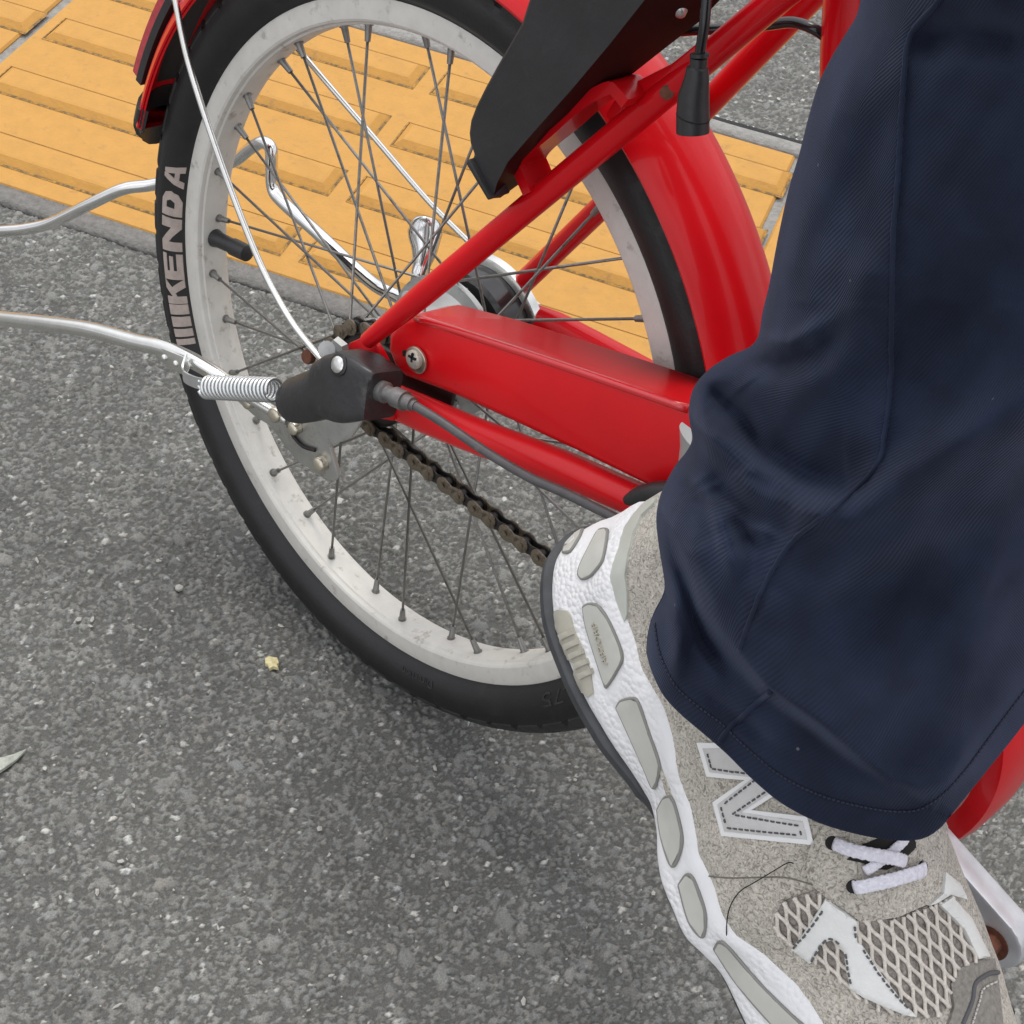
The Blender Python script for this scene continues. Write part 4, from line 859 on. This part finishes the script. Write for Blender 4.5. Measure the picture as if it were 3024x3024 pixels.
m = len(aa); F = [[i * nS + k, i * nS + k + 1, (i + 1) * nS + k + 1, (i + 1) * nS + k] for i in range(m - 1) for k in range(nS - 1)] + [list(range(nS)), list(range((m - 1) * nS, m * nS))]
V, F = fix(V, F)
bpy.data.objects.remove(sn)
sn = obj('sneaker', V, F, SUEDE, person, label='grey suede running sneaker with thick white midsole')
BU = BVHTree.FromPolygons([tuple(v) for v in V], F)
def surf_path(bvh, pts, lift, n=8):
    out = []
    for p in spline([np.array([*q, 0.]) for q in pts], n):
        c, nn = hit(bvh, p[0], p[1]); out.append(c + nn * lift)
    return out
def stitches(bvh, pts, lift, m, name, par, dash=16, gap=9, r=.00042):
    P = spline([np.array([*q, 0.]) for q in pts], 24); P = np.array(P); s = np.r_[0, np.cumsum(np.linalg.norm(np.diff(P, axis=0), axis=1))]; parts = []
    for d0 in np.arange(2, s[-1] - dash, dash + gap):
        seg_ = [[np.interp(d0 + dash * t, s, P[:, k]) for k in (0, 1)] for t in (0, .5, 1)]; pts3 = []
        for t, q in enumerate(seg_):
            c, nn = hit(bvh, *q); pts3.append(c + nn * (lift + (.0003 if t == 1 else 0)))
        parts.append(tube(pts3, r, 6))
    V, F = join(parts); o = obj(name, V, F, m, par); return o
# ---- trousers: a wide leg draped over the shoe. Each row runs round the leg; the front half is sighted between the two outlines, the back half closes it
n_h, n_z = 190, 340
sil = [(1908, 1926), (1913, 1870), (1928, 1815), (1958, 1755), (1962, 1720), (1955, 1670), (1944, 1600), (1938, 1540), (1942, 1495), (1955, 1450), (1990, 1381), (2028, 1332), (2044, 1295), (2037, 1250), (2034, 1210), (2046, 1150), (2085, 1098), (2150, 1053), (2212, 1025), (2240, 990), (2252, 920), (2272, 838), (2298, 699), (2329, 559), (2360, 455), (2386, 352), (2417, 248), (2454, 171), (2500, 95), (2531, 40), (2552, -60), (2580, -180)]
hemp = [(1908, 1926), (1925, 1985), (1958, 2052), (2005, 2105), (2062, 2154), (2140, 2221), (2218, 2298), (2306, 2371), (2414, 2428), (2528, 2463), (2632, 2481), (2717, 2479), (2774, 2448), (2826, 2386), (2930, 2257), (3024, 2138), (3110, 2010), (3170, 1880)]
rgt = [(3170, 1880), (3230, 1700), (3330, 1400), (3450, 1050), (3600, 700), (3780, 300), (3960, -180)]
def arc(pts, t, smooth=6):
    P = np.array(spline([np.array([*p, 0.]) for p in pts], smooth))[:, :2]; L = np.r_[0, np.cumsum(np.linalg.norm(np.diff(P, axis=0), axis=1))]; L /= L[-1]
    return np.stack([np.interp(t, L, P[:, k]) for k in (0, 1)], -1)
th_ = np.linspace(0, np.pi, n_h); tt = (1 - np.cos(th_)) / 2; ss = np.linspace(0, 1, n_z)
hm, Lc, Rc = arc(hemp, tt), arc(sil, ss), arc(rgt, ss); tp_ = Lc[-1] + (Rc[-1] - Lc[-1]) * tt[:, None]
S_, T_ = ss[:, None, None], tt[None, :, None]
G2 = (1 - S_) * hm[None] + S_ * tp_[None] + (1 - T_) * Lc[:, None] + T_ * Rc[:, None] - ((1 - S_) * (1 - T_) * Lc[0] + (1 - S_) * T_ * Rc[0] + S_ * (1 - T_) * Lc[-1] + S_ * T_ * Rc[-1])
Q = G2.reshape(-1, 2)
Dc = np.interp(ss, [0, .35, .65, 1], [.628, .582, .548, .508]); bd = np.interp(ss, [0, .2, .6, 1], [.074, .080, .085, .090])
dep = Dc[:, None] - bd[:, None] * np.sin(th_)[None] ** .92
folds = [  # polyline (px), height, soft width on one side, width on the other side
    ([(1935, 1450), (1952, 1500), (2017, 1607), (2080, 1785), (2179, 1922), (2270, 2030), (2425, 2138), (2549, 2240), (2640, 2300)], .0150, 250, 20),
    ([(3300, 1030), (3024, 1180), (2813, 1325), (2623, 1445), (2450, 1540), (2350, 1650), (2290, 1740)], .0110, 130, 80),
    ([(2075, 1110), (2130, 1200), (2243, 1312), (2370, 1400), (2500, 1440), (2600, 1400)], -.0120, 95, 60),
    ([(2045, 1210), (2110, 1310), (2230, 1420), (2370, 1490), (2480, 1500)], .0090, 60, 55),
    ([(2010, 1370), (2090, 1450), (2150, 1590), (2180, 1720)], .0060, 42, 34),
    ([(2090, 1400), (2180, 1520), (2220, 1650)], -.0060, 46, 46),
    ([(1985, 1620), (2040, 1740), (2085, 1880), (2170, 2000)], -.0090, 36, 28),
    ([(1968, 1760), (2003, 1880), (2000, 1990)], .0060, 26, 26),
    ([(2255, 900), (2330, 760), (2390, 560), (2450, 380), (2540, 200)], .0035, 60, 80),
    ([(3200, 1500), (2850, 1640), (2600, 1800), (2450, 1960)], -.0070, 170, 150),
    ([(2500, 2290), (2640, 2330), (2790, 2300), (2920, 2200)], .0050, 50, 50),
    ([(2860, 700), (2830, 900), (2760, 1100), (2700, 1250)], -.0050, 150, 140),
    ([(2680, 140), (2850, 100), (3060, 130)], -.0060, 60, 60),
    ([(2800, -60), (2769, 5), (2692, 98), (2671, 207), (2655, 466), (2635, 725), (2630, 1109), (2611, 1280), (2592, 1369), (2516, 1457), (2408, 1540), (2332, 1609), (2256, 1730), (2183, 1918)], .0016, 7, 55),
    ([(2060, 1130), (2120, 1160), (2200, 1230), (2260, 1340)], -.0048, 22, 30),
    ([(2040, 1270), (2120, 1330), (2200, 1400), (2330, 1470)], -.0042, 18, 30),
    ([(2000, 1400), (2080, 1500), (2110, 1600)], -.0036, 16, 24),
    ([(2130, 1480), (2230, 1560), (2300, 1580)], .0036, 18, 26),
    ([(2190, 1060), (2300, 1080), (2420, 1040), (2500, 960)], -.0045, 30, 40),
    ([(2240, 1000), (2330, 1010), (2430, 950)], .0032, 20, 30),
    ([(2300, 1800), (2450, 1700), (2650, 1590), (2850, 1530)], .0036, 50, 70),
    ([(2060, 2040), (2160, 2110), (2280, 2200)], -.0030, 22, 24),
    ([(2560, 700), (2540, 900), (2450, 1080), (2330, 1180)], .0050, 90, 110),
]
disp = np.zeros(len(Q))
for pl, h, w1, w2 in folds:
    pl = np.array(pl, float); best = np.full(len(Q), 1e9); sgn = np.zeros(len(Q)); tpar = np.zeros(len(Q)); Ltot = np.linalg.norm(np.diff(pl, axis=0), axis=1).sum(); acc = 0
    for a, b2 in zip(pl[:-1], pl[1:]):
        d = b2 - a; L = np.linalg.norm(d); d = d / L; v = Q - a; s = np.clip(v @ d, 0, L); e = v - s[:, None] * d; dist = np.linalg.norm(e, axis=1); nn = np.array([d[1], -d[0]])
        k = dist < best; best[k] = dist[k]; sgn[k] = (v @ nn)[k]; tpar[k] = (acc + s[k]) / Ltot; acc += L
    wdt = np.where(sgn > 0, w1, w2); ex = np.exp(-(best / wdt) ** 2)
    disp += 1.75 * h * ex * np.clip(np.minimum(tpar, 1 - tpar) * 4 + .25, 0, 1)
disp += .0012 * np.sin(Q[:, 0] / 140 + Q[:, 1] / 95) + .0010 * np.sin(Q[:, 0] / 61 - Q[:, 1] / 83 + 1.7) * (Q[:, 1] > 900) + .0004 * np.sin(Q[:, 0] / 23 + Q[:, 1] / 37)
dep = dep - disp.reshape(n_z, n_h) * np.clip(np.sin(th_)[None] * 2.2, 0, 1)
dirs_ = np.stack([(Q[:, 0] - 1512) / FPX, -(Q[:, 1] - 1512) / FPX, -np.ones(len(Q))], 1) @ ROT @ LB.T; dirs_ /= np.linalg.norm(dirs_, axis=1)[:, None]
# keep the cloth outside the shoe where it lies on it
lim = np.full(len(Q), 9.0)
for i in range(0, 80):
    for j in range(0, n_h, 2):
        k = i * n_h + j; h = BU.ray_cast(Vector(CL), Vector(dirs_[k]))
        if h[0] is not None: lim[k] = h[3]
lim = lim.reshape(n_z, n_h); lim[:, 1::2] = np.minimum(lim[:, 0:-1:2], np.concatenate([lim[:, 2::2], lim[:, -2:-1]], 1)[:, :lim[:, 1::2].shape[1]])
dep = np.minimum(dep, lim - .0065)
for _ in range(2): dep[1:-1] = .25 * dep[:-2] + .5 * dep[1:-1] + .25 * dep[2:]
Fr = (CL + dirs_ * dep.reshape(-1)[:, None]).reshape(n_z, n_h, 3)
depb = np.minimum(Dc[:, None] + bd[:, None] * 1.02 * np.sin(th_)[None] ** .92, 9)
Bk = (CL + dirs_ * depb.reshape(-1)[:, None]).reshape(n_z, n_h, 3)
ring = np.concatenate([Fr, Bk[:, -2:0:-1]], 1); n_t = ring.shape[1]
cen = ring.mean(1, keepdims=True); tow = cen - ring; tow /= np.linalg.norm(tow, axis=2)[:, :, None]
axd = cen[20] - cen[0]; axd /= np.linalg.norm(axd)
rows = [ring[12] + tow[12] * .0030, ring[0] + tow[0] * .0030 + axd * .004, ring[0] + tow[0] * .0024 - axd * .0008] + [ring[i] for i in range(n_z)]
last = rows[-1]; c0 = last.mean(0); topc = spline([c0, c0 + np.array([.012, 0, .12]), c0 + np.array([0, 0, .235]), (kneec + hip) / 2 + np.array([-.03, .01, .16]), hip + np.array([0, .02, .12])], 10)
dk = np.gradient(np.array(topc), axis=0); d0 = (cen[-1, 0] - cen[-20, 0]); d0 /= np.linalg.norm(d0)
for k in range(1, len(topc)):
    t = dk[k] / np.linalg.norm(dk[k]); q = Vector(d0).rotation_difference(Vector(t)).to_matrix(); rows.append(np.array(topc[k]) + (last - c0) @ np.array(q).T)
V = np.concatenate(rows); m = len(rows)
arcu = np.r_[0, np.cumsum(np.linalg.norm(np.diff(ring[n_z // 2], axis=0), axis=1))]; rl_ = np.r_[0, np.cumsum(np.linalg.norm(np.diff(np.array([r.mean(0) for r in rows]), axis=0), axis=1))]
rl_[:3] = rl_[3]
uvA = np.stack([np.broadcast_to(arcu, (m, n_t)), np.broadcast_to(rl_[:, None], (m, n_t))], -1).reshape(-1, 2)
F = [[i * n_t + k, i * n_t + (k + 1) % n_t, (i + 1) * n_t + (k + 1) % n_t, (i + 1) * n_t + k] for i in range(m - 1) for k in range(n_t)]
trousers = obj('trousers', V, F, TWILL, person, uv=uvA)
BT = BVHTree.FromPolygons([tuple(v) for v in V], F)
seam = [(2800, -60), (2769, 5), (2692, 98), (2671, 207), (2662, 330), (2655, 466), (2645, 600), (2635, 725), (2630, 999), (2630, 1109), (2611, 1280), (2592, 1369), (2516, 1457), (2408, 1540), (2332, 1609), (2256, 1730), (2215, 1830), (2183, 1918)]
V, F = tube(surf_path(BT, seam, .0002), .0008, 8); obj('seam', V, F, TWILL, trousers)
V, F = tube(surf_path(BT, [(2278, 2040), (2215, 2095), (2153, 2155), (2128, 2190)], .0003), .0010, 8); obj('seam', V, F, TWILL, trousers)

hl = [(1936, 1840), (1952, 1930), (1995, 2020), (2062, 2085), (2135, 2140), (2215, 2215), (2310, 2290), (2420, 2345), (2528, 2376), (2630, 2392), (2712, 2388), (2775, 2350), (2850, 2270), (2950, 2135), (3060, 1990)]
stitches(BT, hl, .0003, THREADN, 'hem_stitching', trousers, 9, 5, .0004)
# ---- midsole and outsole around the outline
BOTL = [(-.0165, 0), (-.0150, .010), (-.010, .0200), (-.002, .0265), (.011, .0325), (.022, .0350), (.033, .0365), (.043, .0378), (.054, .0382), (.063, .0378), (.073, .0372), (.086, .0352), (.095, .0342), (.102, .0342), (.112, .0380), (.121, .0435), (.1284, .0468), (.134, .0483), (.1415, .0492), (.153, .0500), (.162, .0465), (.1726, .0435), (.188, .0445), (.202, .0450), (.225, .0430), (.25, .038), (.272, .027), (.287, .0135), (.2935, 0)]
tl = np.array(spline([np.array(p) for p in TOPL], 6)); bl = np.array(spline([np.array([*p, 0.]) for p in BOTL], 6))[:, :2]
mir = lambda q, k: np.concatenate([q, q[-2:0:-1] * np.array([1, -k] + [1] * (q.shape[1] - 2))])
tl, bl = mir(tl, 1.03), mir(bl, 1.0); nO = len(bl); ol = bl
tg = np.roll(ol, -1, 0) - np.roll(ol, 1, 0); tg /= np.linalg.norm(tg, axis=1)[:, None]; on = np.stack([tg[:, 1], -tg[:, 0]], 1)
if (on * (ol - ol.mean(0))).sum() < 0: on = -on
def toe(a): return .020 * max(0, (a - .215) / .08) ** 1.6 + .007 * max(0, (.035 - a) / .05) ** 2
def close_ring(V, k, m, name):
    F = [[j * k + i, ((j + 1) % nO) * k + i, ((j + 1) % nO) * k + i + 1, j * k + i + 1] for j in range(nO) for i in range(k - 1)]
    F += [[j * k for j in range(nO)], [j * k + k - 1 for j in range(nO)]]
    V, F = fix(V, F); return obj(name, V, F, m, sn, sharp=45), BVHTree.FromPolygons([tuple(v) for v in V], F)
V = []
for j in range(nO):
    ub_ = .0065 + toe(bl[j, 0]); wallp = [(-.10, -.003, 0), (0, -.001, 0), (.06, .0006, 0), (.14, .0016, 0), (.28, .0014, 0), (.45, .0004, 0), (.62, .0002, 0), (.78, .0006, 0), (.90, .0004, 0), (.97, -.0006, 0), (1.0, -.0018, .0006), (1.0, -.004, .0012), (1.0, -.012, .0004)]
    for t, bulge, up in wallp:
        tc = min(max(t, 0), 1); q = bl[j] * (1 - tc) + tl[j, :2] * tc + on[j] * bulge; V.append(sh(q[0], q[1], ub_ + (tl[j, 2] - ub_) * tc + up + (0 if t > 0 else -.0006 * (t < 0))))
mid, BM = close_ring(V, 13, FOAM, 'midsole')
V = []
for j in range(nO):
    a = bl[j, 0]; ins = -.0045 * np.clip((a - .095) / .012, 0, 1) + .0016 * np.clip((.09 - a) / .02, 0, 1)
    for o2, u_ in [(-.006, .0), (-.001, .0004), (.0012, .002), (.0016, .0062), (.0004, .0075), (-.004, .0078)]:
        q = bl[j] + on[j] * (o2 + ins); V.append(sh(q[0], q[1], toe(a) + u_))
outl, _ = close_ring(V, 6, OUTS, 'outsole')

def patch(bvh, poly, th, m, name, par, h=16, sharp=40, edge=.8, sink=.0012):
    P, F_ = tri2d(poly, h); Bn = np.array(poly, float); T, Bm = [], []
    for p in P:
        c, nn = hit(bvh, p[0], p[1]); de = 1e9
        for i in range(len(Bn)):
            a, b2 = Bn[i], Bn[(i + 1) % len(Bn)]; d = b2 - a; s = np.clip((p - a) @ d / (d @ d), 0, 1); de = min(de, np.linalg.norm(p - a - d * s))
        k = th if de > h * .45 else th * edge
        T.append(c + nn * k); Bm.append(c - nn * sink)
    V, F = solid(T, Bm, F_); return obj(name, V, F, m, par, sharp=sharp)
def inset(poly, d):
    P = np.array(poly, float); n = len(P); A = .5 * sum(P[i][0] * P[(i + 1) % n][1] - P[(i + 1) % n][0] * P[i][1] for i in range(n)); out = []
    for i in range(n):
        e1_, e2_ = P[i] - P[i - 1], P[(i + 1) % n] - P[i]; e1_ /= np.linalg.norm(e1_); e2_ /= np.linalg.norm(e2_); s = 1 if A > 0 else -1
        n1, n2 = np.array([-e1_[1], e1_[0]]) * s, np.array([-e2_[1], e2_[0]]) * s; b2 = n1 + n2; b2 /= max(.35, b2 @ b2 / 2) ; out.append(P[i] + b2 * d)
    return [tuple(p) for p in out]
a1 = (1500, 1400, .41408); a2 = (1700, 1900, .5176); a3 = (2024, 2024, .5176)
ALLB = None
pads = [Z([(400, 560), (420, 500), (490, 392), (528, 386), (520, 440), (450, 552)], *a1),
        Z([(512, 720), (522, 660), (600, 500), (650, 412), (700, 400), (714, 424), (690, 580), (668, 640), (600, 722), (540, 748)], *a1),
        Z([(545, 950), (590, 927), (650, 942), (720, 1040), (800, 1220), (820, 1310), (800, 1370), (715, 1505), (690, 1480), (600, 1200), (560, 1060)], *a1),
        Z([(240, 368), (262, 332), (320, 315), (360, 332), (420, 500), (485, 690), (470, 780), (445, 820), (400, 720), (310, 520)], *a2),
        Z([(475, 950), (510, 887), (545, 875), (572, 922), (610, 1080), (605, 1180), (555, 1270), (500, 1120)], *a2),
        Z([(595, 1380), (640, 1320), (680, 1350), (740, 1520), (742, 1620), (720, 1670), (650, 1580)], *a2),
        Z([(170, 1502), (200, 1462), (250, 1490), (420, 1690), (600, 1870), (700, 1970), (640, 2020), (500, 1930), (300, 1700)], *a3)]
for p in pads:
    patch(BM, p, .0014, PAD, 'cushion_pad', mid, 14)
    sp_p = [tuple(q) for q in p] + [p[0]]; V, F = tube(surf_path(BM, sp_p, .0005, 5), .00075, 6); obj('pad_groove', V, F, GROOVE, mid)
# ribbed insert with raised bars at the heel
patch(BM, Z([(297, 1002), (360, 968), (425, 975), (452, 1005), (475, 1105), (540, 1260), (595, 1410), (616, 1560), (552, 1606), (450, 1380), (335, 1150)], *a1), .0010, PADD, 'ridge_insert', mid, 14)
for k in range(5):
    x, y = 382 + k * 33, 1142 + k * 70
    patch(BM, Z([(x, y), (x + 92, y - 40), (x + 104, y - 4), (x + 16, y + 38)], *a1), .0024, PADD, 'ridge_bar', mid, 12)
# cast word on the third pad
def word_patch(word, o, ex, ey, bvh, m, name, par, lift):
    cu = bpy.data.curves.new('f', 'FONT'); cu.body = word; ob = bpy.data.objects.new('f', cu); COL.objects.link(ob)
    dg = bpy.context.evaluated_depsgraph_get(); me = bpy.data.meshes.new_from_object(ob.evaluated_get(dg)); P = np.array([v.co[:2] for v in me.vertices]); F_ = [list(p.vertices) for p in me.polygons]
    bpy.data.objects.remove(ob); bpy.data.curves.remove(cu); lo, hi = P.min(0), P.max(0); P = (P - lo) / (hi - lo); T, Bm = [], []
    for p in P:
        q = np.array(o, float) + np.array(ex) * p[0] + np.array(ey) * p[1]; c, nn = hit(bvh, q[0], q[1]); T.append(c + nn * lift); Bm.append(c)
    V, F = solid(T, Bm, F_); return obj(name, V, F, m, par, sharp=30)
word_patch('ABZORB', (1500 + 735 * .414, 1400 + 1350 * .414), (-85 * .414, -300 * .414), (-34 * .414, 12 * .414), BM, PADD, 'cast_word', mid, .0022)
# overlays of the upper
patch(BU, Z([(1068, 178), (1000, 205), (910, 290), (820, 420), (772, 560), (738, 740), (785, 900), (842, 1052), (862, 1000), (862, 850), (845, 720), (866, 580), (905, 430), (962, 300), (1050, 215)], *a1), .0014, CLIP, 'heel_clip', sn, 14)
Npoly = Z([(700, 565), (757, 757), (972, 780), (792, 907), (840, 1094), (1362, 1147), (1322, 985), (1010, 948), (1345, 735), (1290, 560)], *a2)
patch(BU, Npoly, .0013, WHITEP, 'letter_patch', sn, 14); patch(BU, inset(Npoly, 15), .0020, SILVL, 'letter_inlay', sn, 14)
def lin(p, q, n=2): return [tuple(np.array(p) + (np.array(q) - np.array(p)) * k / n) for k in range(n + 1)]
ip = inset(Npoly, 27)
for a, b2 in ((0, 1), (1, 2), (3, 4), (4, 5), (5, 6), (6, 7), (2, 3), (7, 8)): stitches(BU, lin(ip[a], ip[b2]), .0020, STITCH, 'stitching', sn, 11, 6, .00036)
mesh_poly = Z([(507, 1330), (560, 1227), (745, 1162), (960, 1332), (1200, 1325), (1400, 1242), (1490, 1200), (1600, 1350), (1650, 1570), (1540, 1612), (1500, 1690), (1480, 1840), (1420, 1893), (1300, 1885), (1100, 1850), (940, 1730), (760, 1580), (640, 1490), (550, 1420)], *a3)
patch(BU, mesh_poly, .0012, MESHD, 'mesh_panel', sn, 18)
# knitted cords: two crossing families, clipped to the panel
def inside(q, poly):
    c = False; n = len(poly)
    for i in range(n):
        (x1, y1), (x2, y2) = poly[i], poly[i - 1]
        if (y1 > q[1]) != (y2 > q[1]) and q[0] < (x2 - x1) * (q[1] - y1) / (y2 - y1) + x1: c = not c
    return c
parts = []; ipoly = inset(mesh_poly, -3)
cx_, cy_ = 2024 + 1000 * .5176, 2024 + 1550 * .5176
dirv = np.array([.43, .903]); nv = np.array([-dirv[1], dirv[0]])
for k in range(-34, 35):
    run = []
    for s in np.arange(-480, 480, 6.0):
        q = np.array([cx_, cy_]) + nv * (17.0 * k + 7.9 * math.sin(2 * math.pi * s / 104.0 + math.pi * k + .35 * math.sin(k * 1.7))) + dirv * s
        ins = inside(q, ipoly)
        if ins: run.append(q)
        if (not ins or s > 473) and run:
            if len(run) > 2: parts.append(tube([(lambda h_: h_[0] + h_[1] * .0019)(hit(BU, *p)) for p in run], .00078, 6))
            run = []
V, F = join(parts); kc = obj('mesh_cords', V, F, CORD, sn); kc['kind'] = 'stuff'
ypoly = Z([(800, 1202), (968, 1327), (976, 1450), (1000, 1462), (1110, 1640), (1200, 1770), (1290, 1880), (1230, 1870), (1010, 1762), (945, 1712), (925, 1600), (905, 1492), (890, 1470), (845, 1430), (800, 1442), (728, 1562), (625, 1482), (720, 1340)], *a3)
patch(BU, ypoly, .0042, LEATH, 'side_overlay', sn, 9)
for pts in ([(640, 1470), (730, 1345), (805, 1225)], [(740, 1545), (790, 1450), (835, 1415), (885, 1450)], [(960, 1345), (965, 1440)], [(1005, 1480), (1100, 1645), (1190, 1770), (1260, 1850)], [(915, 1500), (940, 1620), (955, 1700)]): stitches(BU, Z(pts, *a3), .0042, STITCH, 'stitching', sn, 12, 8)
patch(BU, Z([(1450, 1062), (1532, 1132), (1572, 1222), (1480, 1190), (1400, 1238), (1360, 1250), (1440, 1180)], *a3), .0036, LEATH, 'toe_overlay', sn, 9)
patch(BU, Z([(1424, 1248), (1490, 1205), (1600, 1332), (1702, 1548), (1640, 1560), (1560, 1390)], *a3), .0036, LEATH, 'toe_overlay', sn, 9)
toe_p = Z([(1480, 1960), (1520, 1830), (1500, 1700), (1545, 1612), (1640, 1570), (1748, 1560), (1770, 1700), (1800, 1960)], *a3)
patch(BU, toe_p, .0018, SUEDED, 'toe_cap', sn, 16)
V, F = tube(surf_path(BU, Z([(1560, 1932), (1612, 1800), (1630, 1700), (1700, 1648), (1758, 1640)], *a3), .0020), .0009, 6); obj('toe_edge', V, F, STITCH, sn)
stitches(BU, Z([(1610, 1932), (1650, 1800), (1672, 1730), (1750, 1690)], *a3), .0022, STITCHL, 'stitching', sn, 9, 4)
# eyelet stay: a raised suede band round the laces, dark gap and laces
patch(BU, Z([(690, 1010), (720, 900), (800, 780), (1480, 780), (1470, 960), (1460, 1060), (1470, 1190), (1380, 1240), (1200, 1318), (1000, 1345), (900, 1270), (760, 1170), (700, 1090)], *a3), .0018, mat('suede_band', (.34, .315, .27), .92, build=suede), 'eyelet_stay', sn, 18)
patch(BU, Z([(915, 985), (1000, 900), (1180, 830), (1260, 860), (1290, 920), (1200, 1010), (1130, 1045), (1070, 1040), (1000, 1005)], *a3), .0030, HOLE, 'lace_gap', sn, 14)
for X, Y in ((836, 892), (950, 1137), (1330, 1036), (1262, 905)):
    c, nn = hit(BU, 2024 + X * .5176, 2024 + Y * .5176); V, F = disc(c + nn * .0012, nn, .0026, .0012, 14); obj('eyelet', V, F, HOLE, sn, sharp=40)
def lace(pts, wd, lift):
    P = spline([np.array([*q, 0.]) for q in Z(pts, *a3)], 10); V = []; n = 14; C_, N_ = [], []
    for i, p in enumerate(P):
        c, nn = hit(BU, p[0], p[1]); C_.append(c + nn * (.0026 + lift * math.sin(math.pi * i / (len(P) - 1)) ** .5)); N_.append(nn)
    C_ = np.array(C_); T = np.gradient(C_, axis=0)
    for i in range(len(C_)):
        t = T[i] / np.linalg.norm(T[i]); s = np.cross(t, N_[i]); s /= np.linalg.norm(s); nn = np.cross(s, t); wob = 1 + .07 * math.sin(i * 2.4)
        for k in range(n): a = 2 * math.pi * k / n; V.append(C_[i] + s * wd * wob * math.cos(a) + nn * .0008 * math.sin(a))
    m = len(C_); F = [[i * n + k, i * n + (k + 1) % n, (i + 1) * n + (k + 1) % n, (i + 1) * n + k] for i in range(m - 1) for k in range(n)] + [list(range(n)), list(range((m - 1) * n, m * n))]
    V, F = fix(V, F); return obj('lace', V, F, LACE, sn)
lace([(1010, 1045), (1080, 990), (1150, 930), (1230, 860)], .0021, .0016)
lace([(848, 888), (930, 918), (1060, 952), (1150, 975), (1215, 1000)], .0025, .0042)
lace([(952, 1135), (1040, 1110), (1150, 1082), (1250, 1058), (1330, 1035)], .0027, .0034)
# seam of the quarter and the loose thread caught on it
V, F = tube(surf_path(BU, Z([(70, 1080), (250, 1098), (420, 1095), (580, 1098), (740, 1142)], *a3), .0001), .00032, 6); obj('quarter_seam', V, F, STITCHB, sn)
V, F = tube(surf_path(BU, Z([(625, 1008), (590, 1006), (500, 1060), (410, 1115), (330, 1165), (280, 1235), (255, 1320), (250, 1440)], *a3), .0016), .00024, 6); obj('loose_thread', V, F, HOLE, sn)
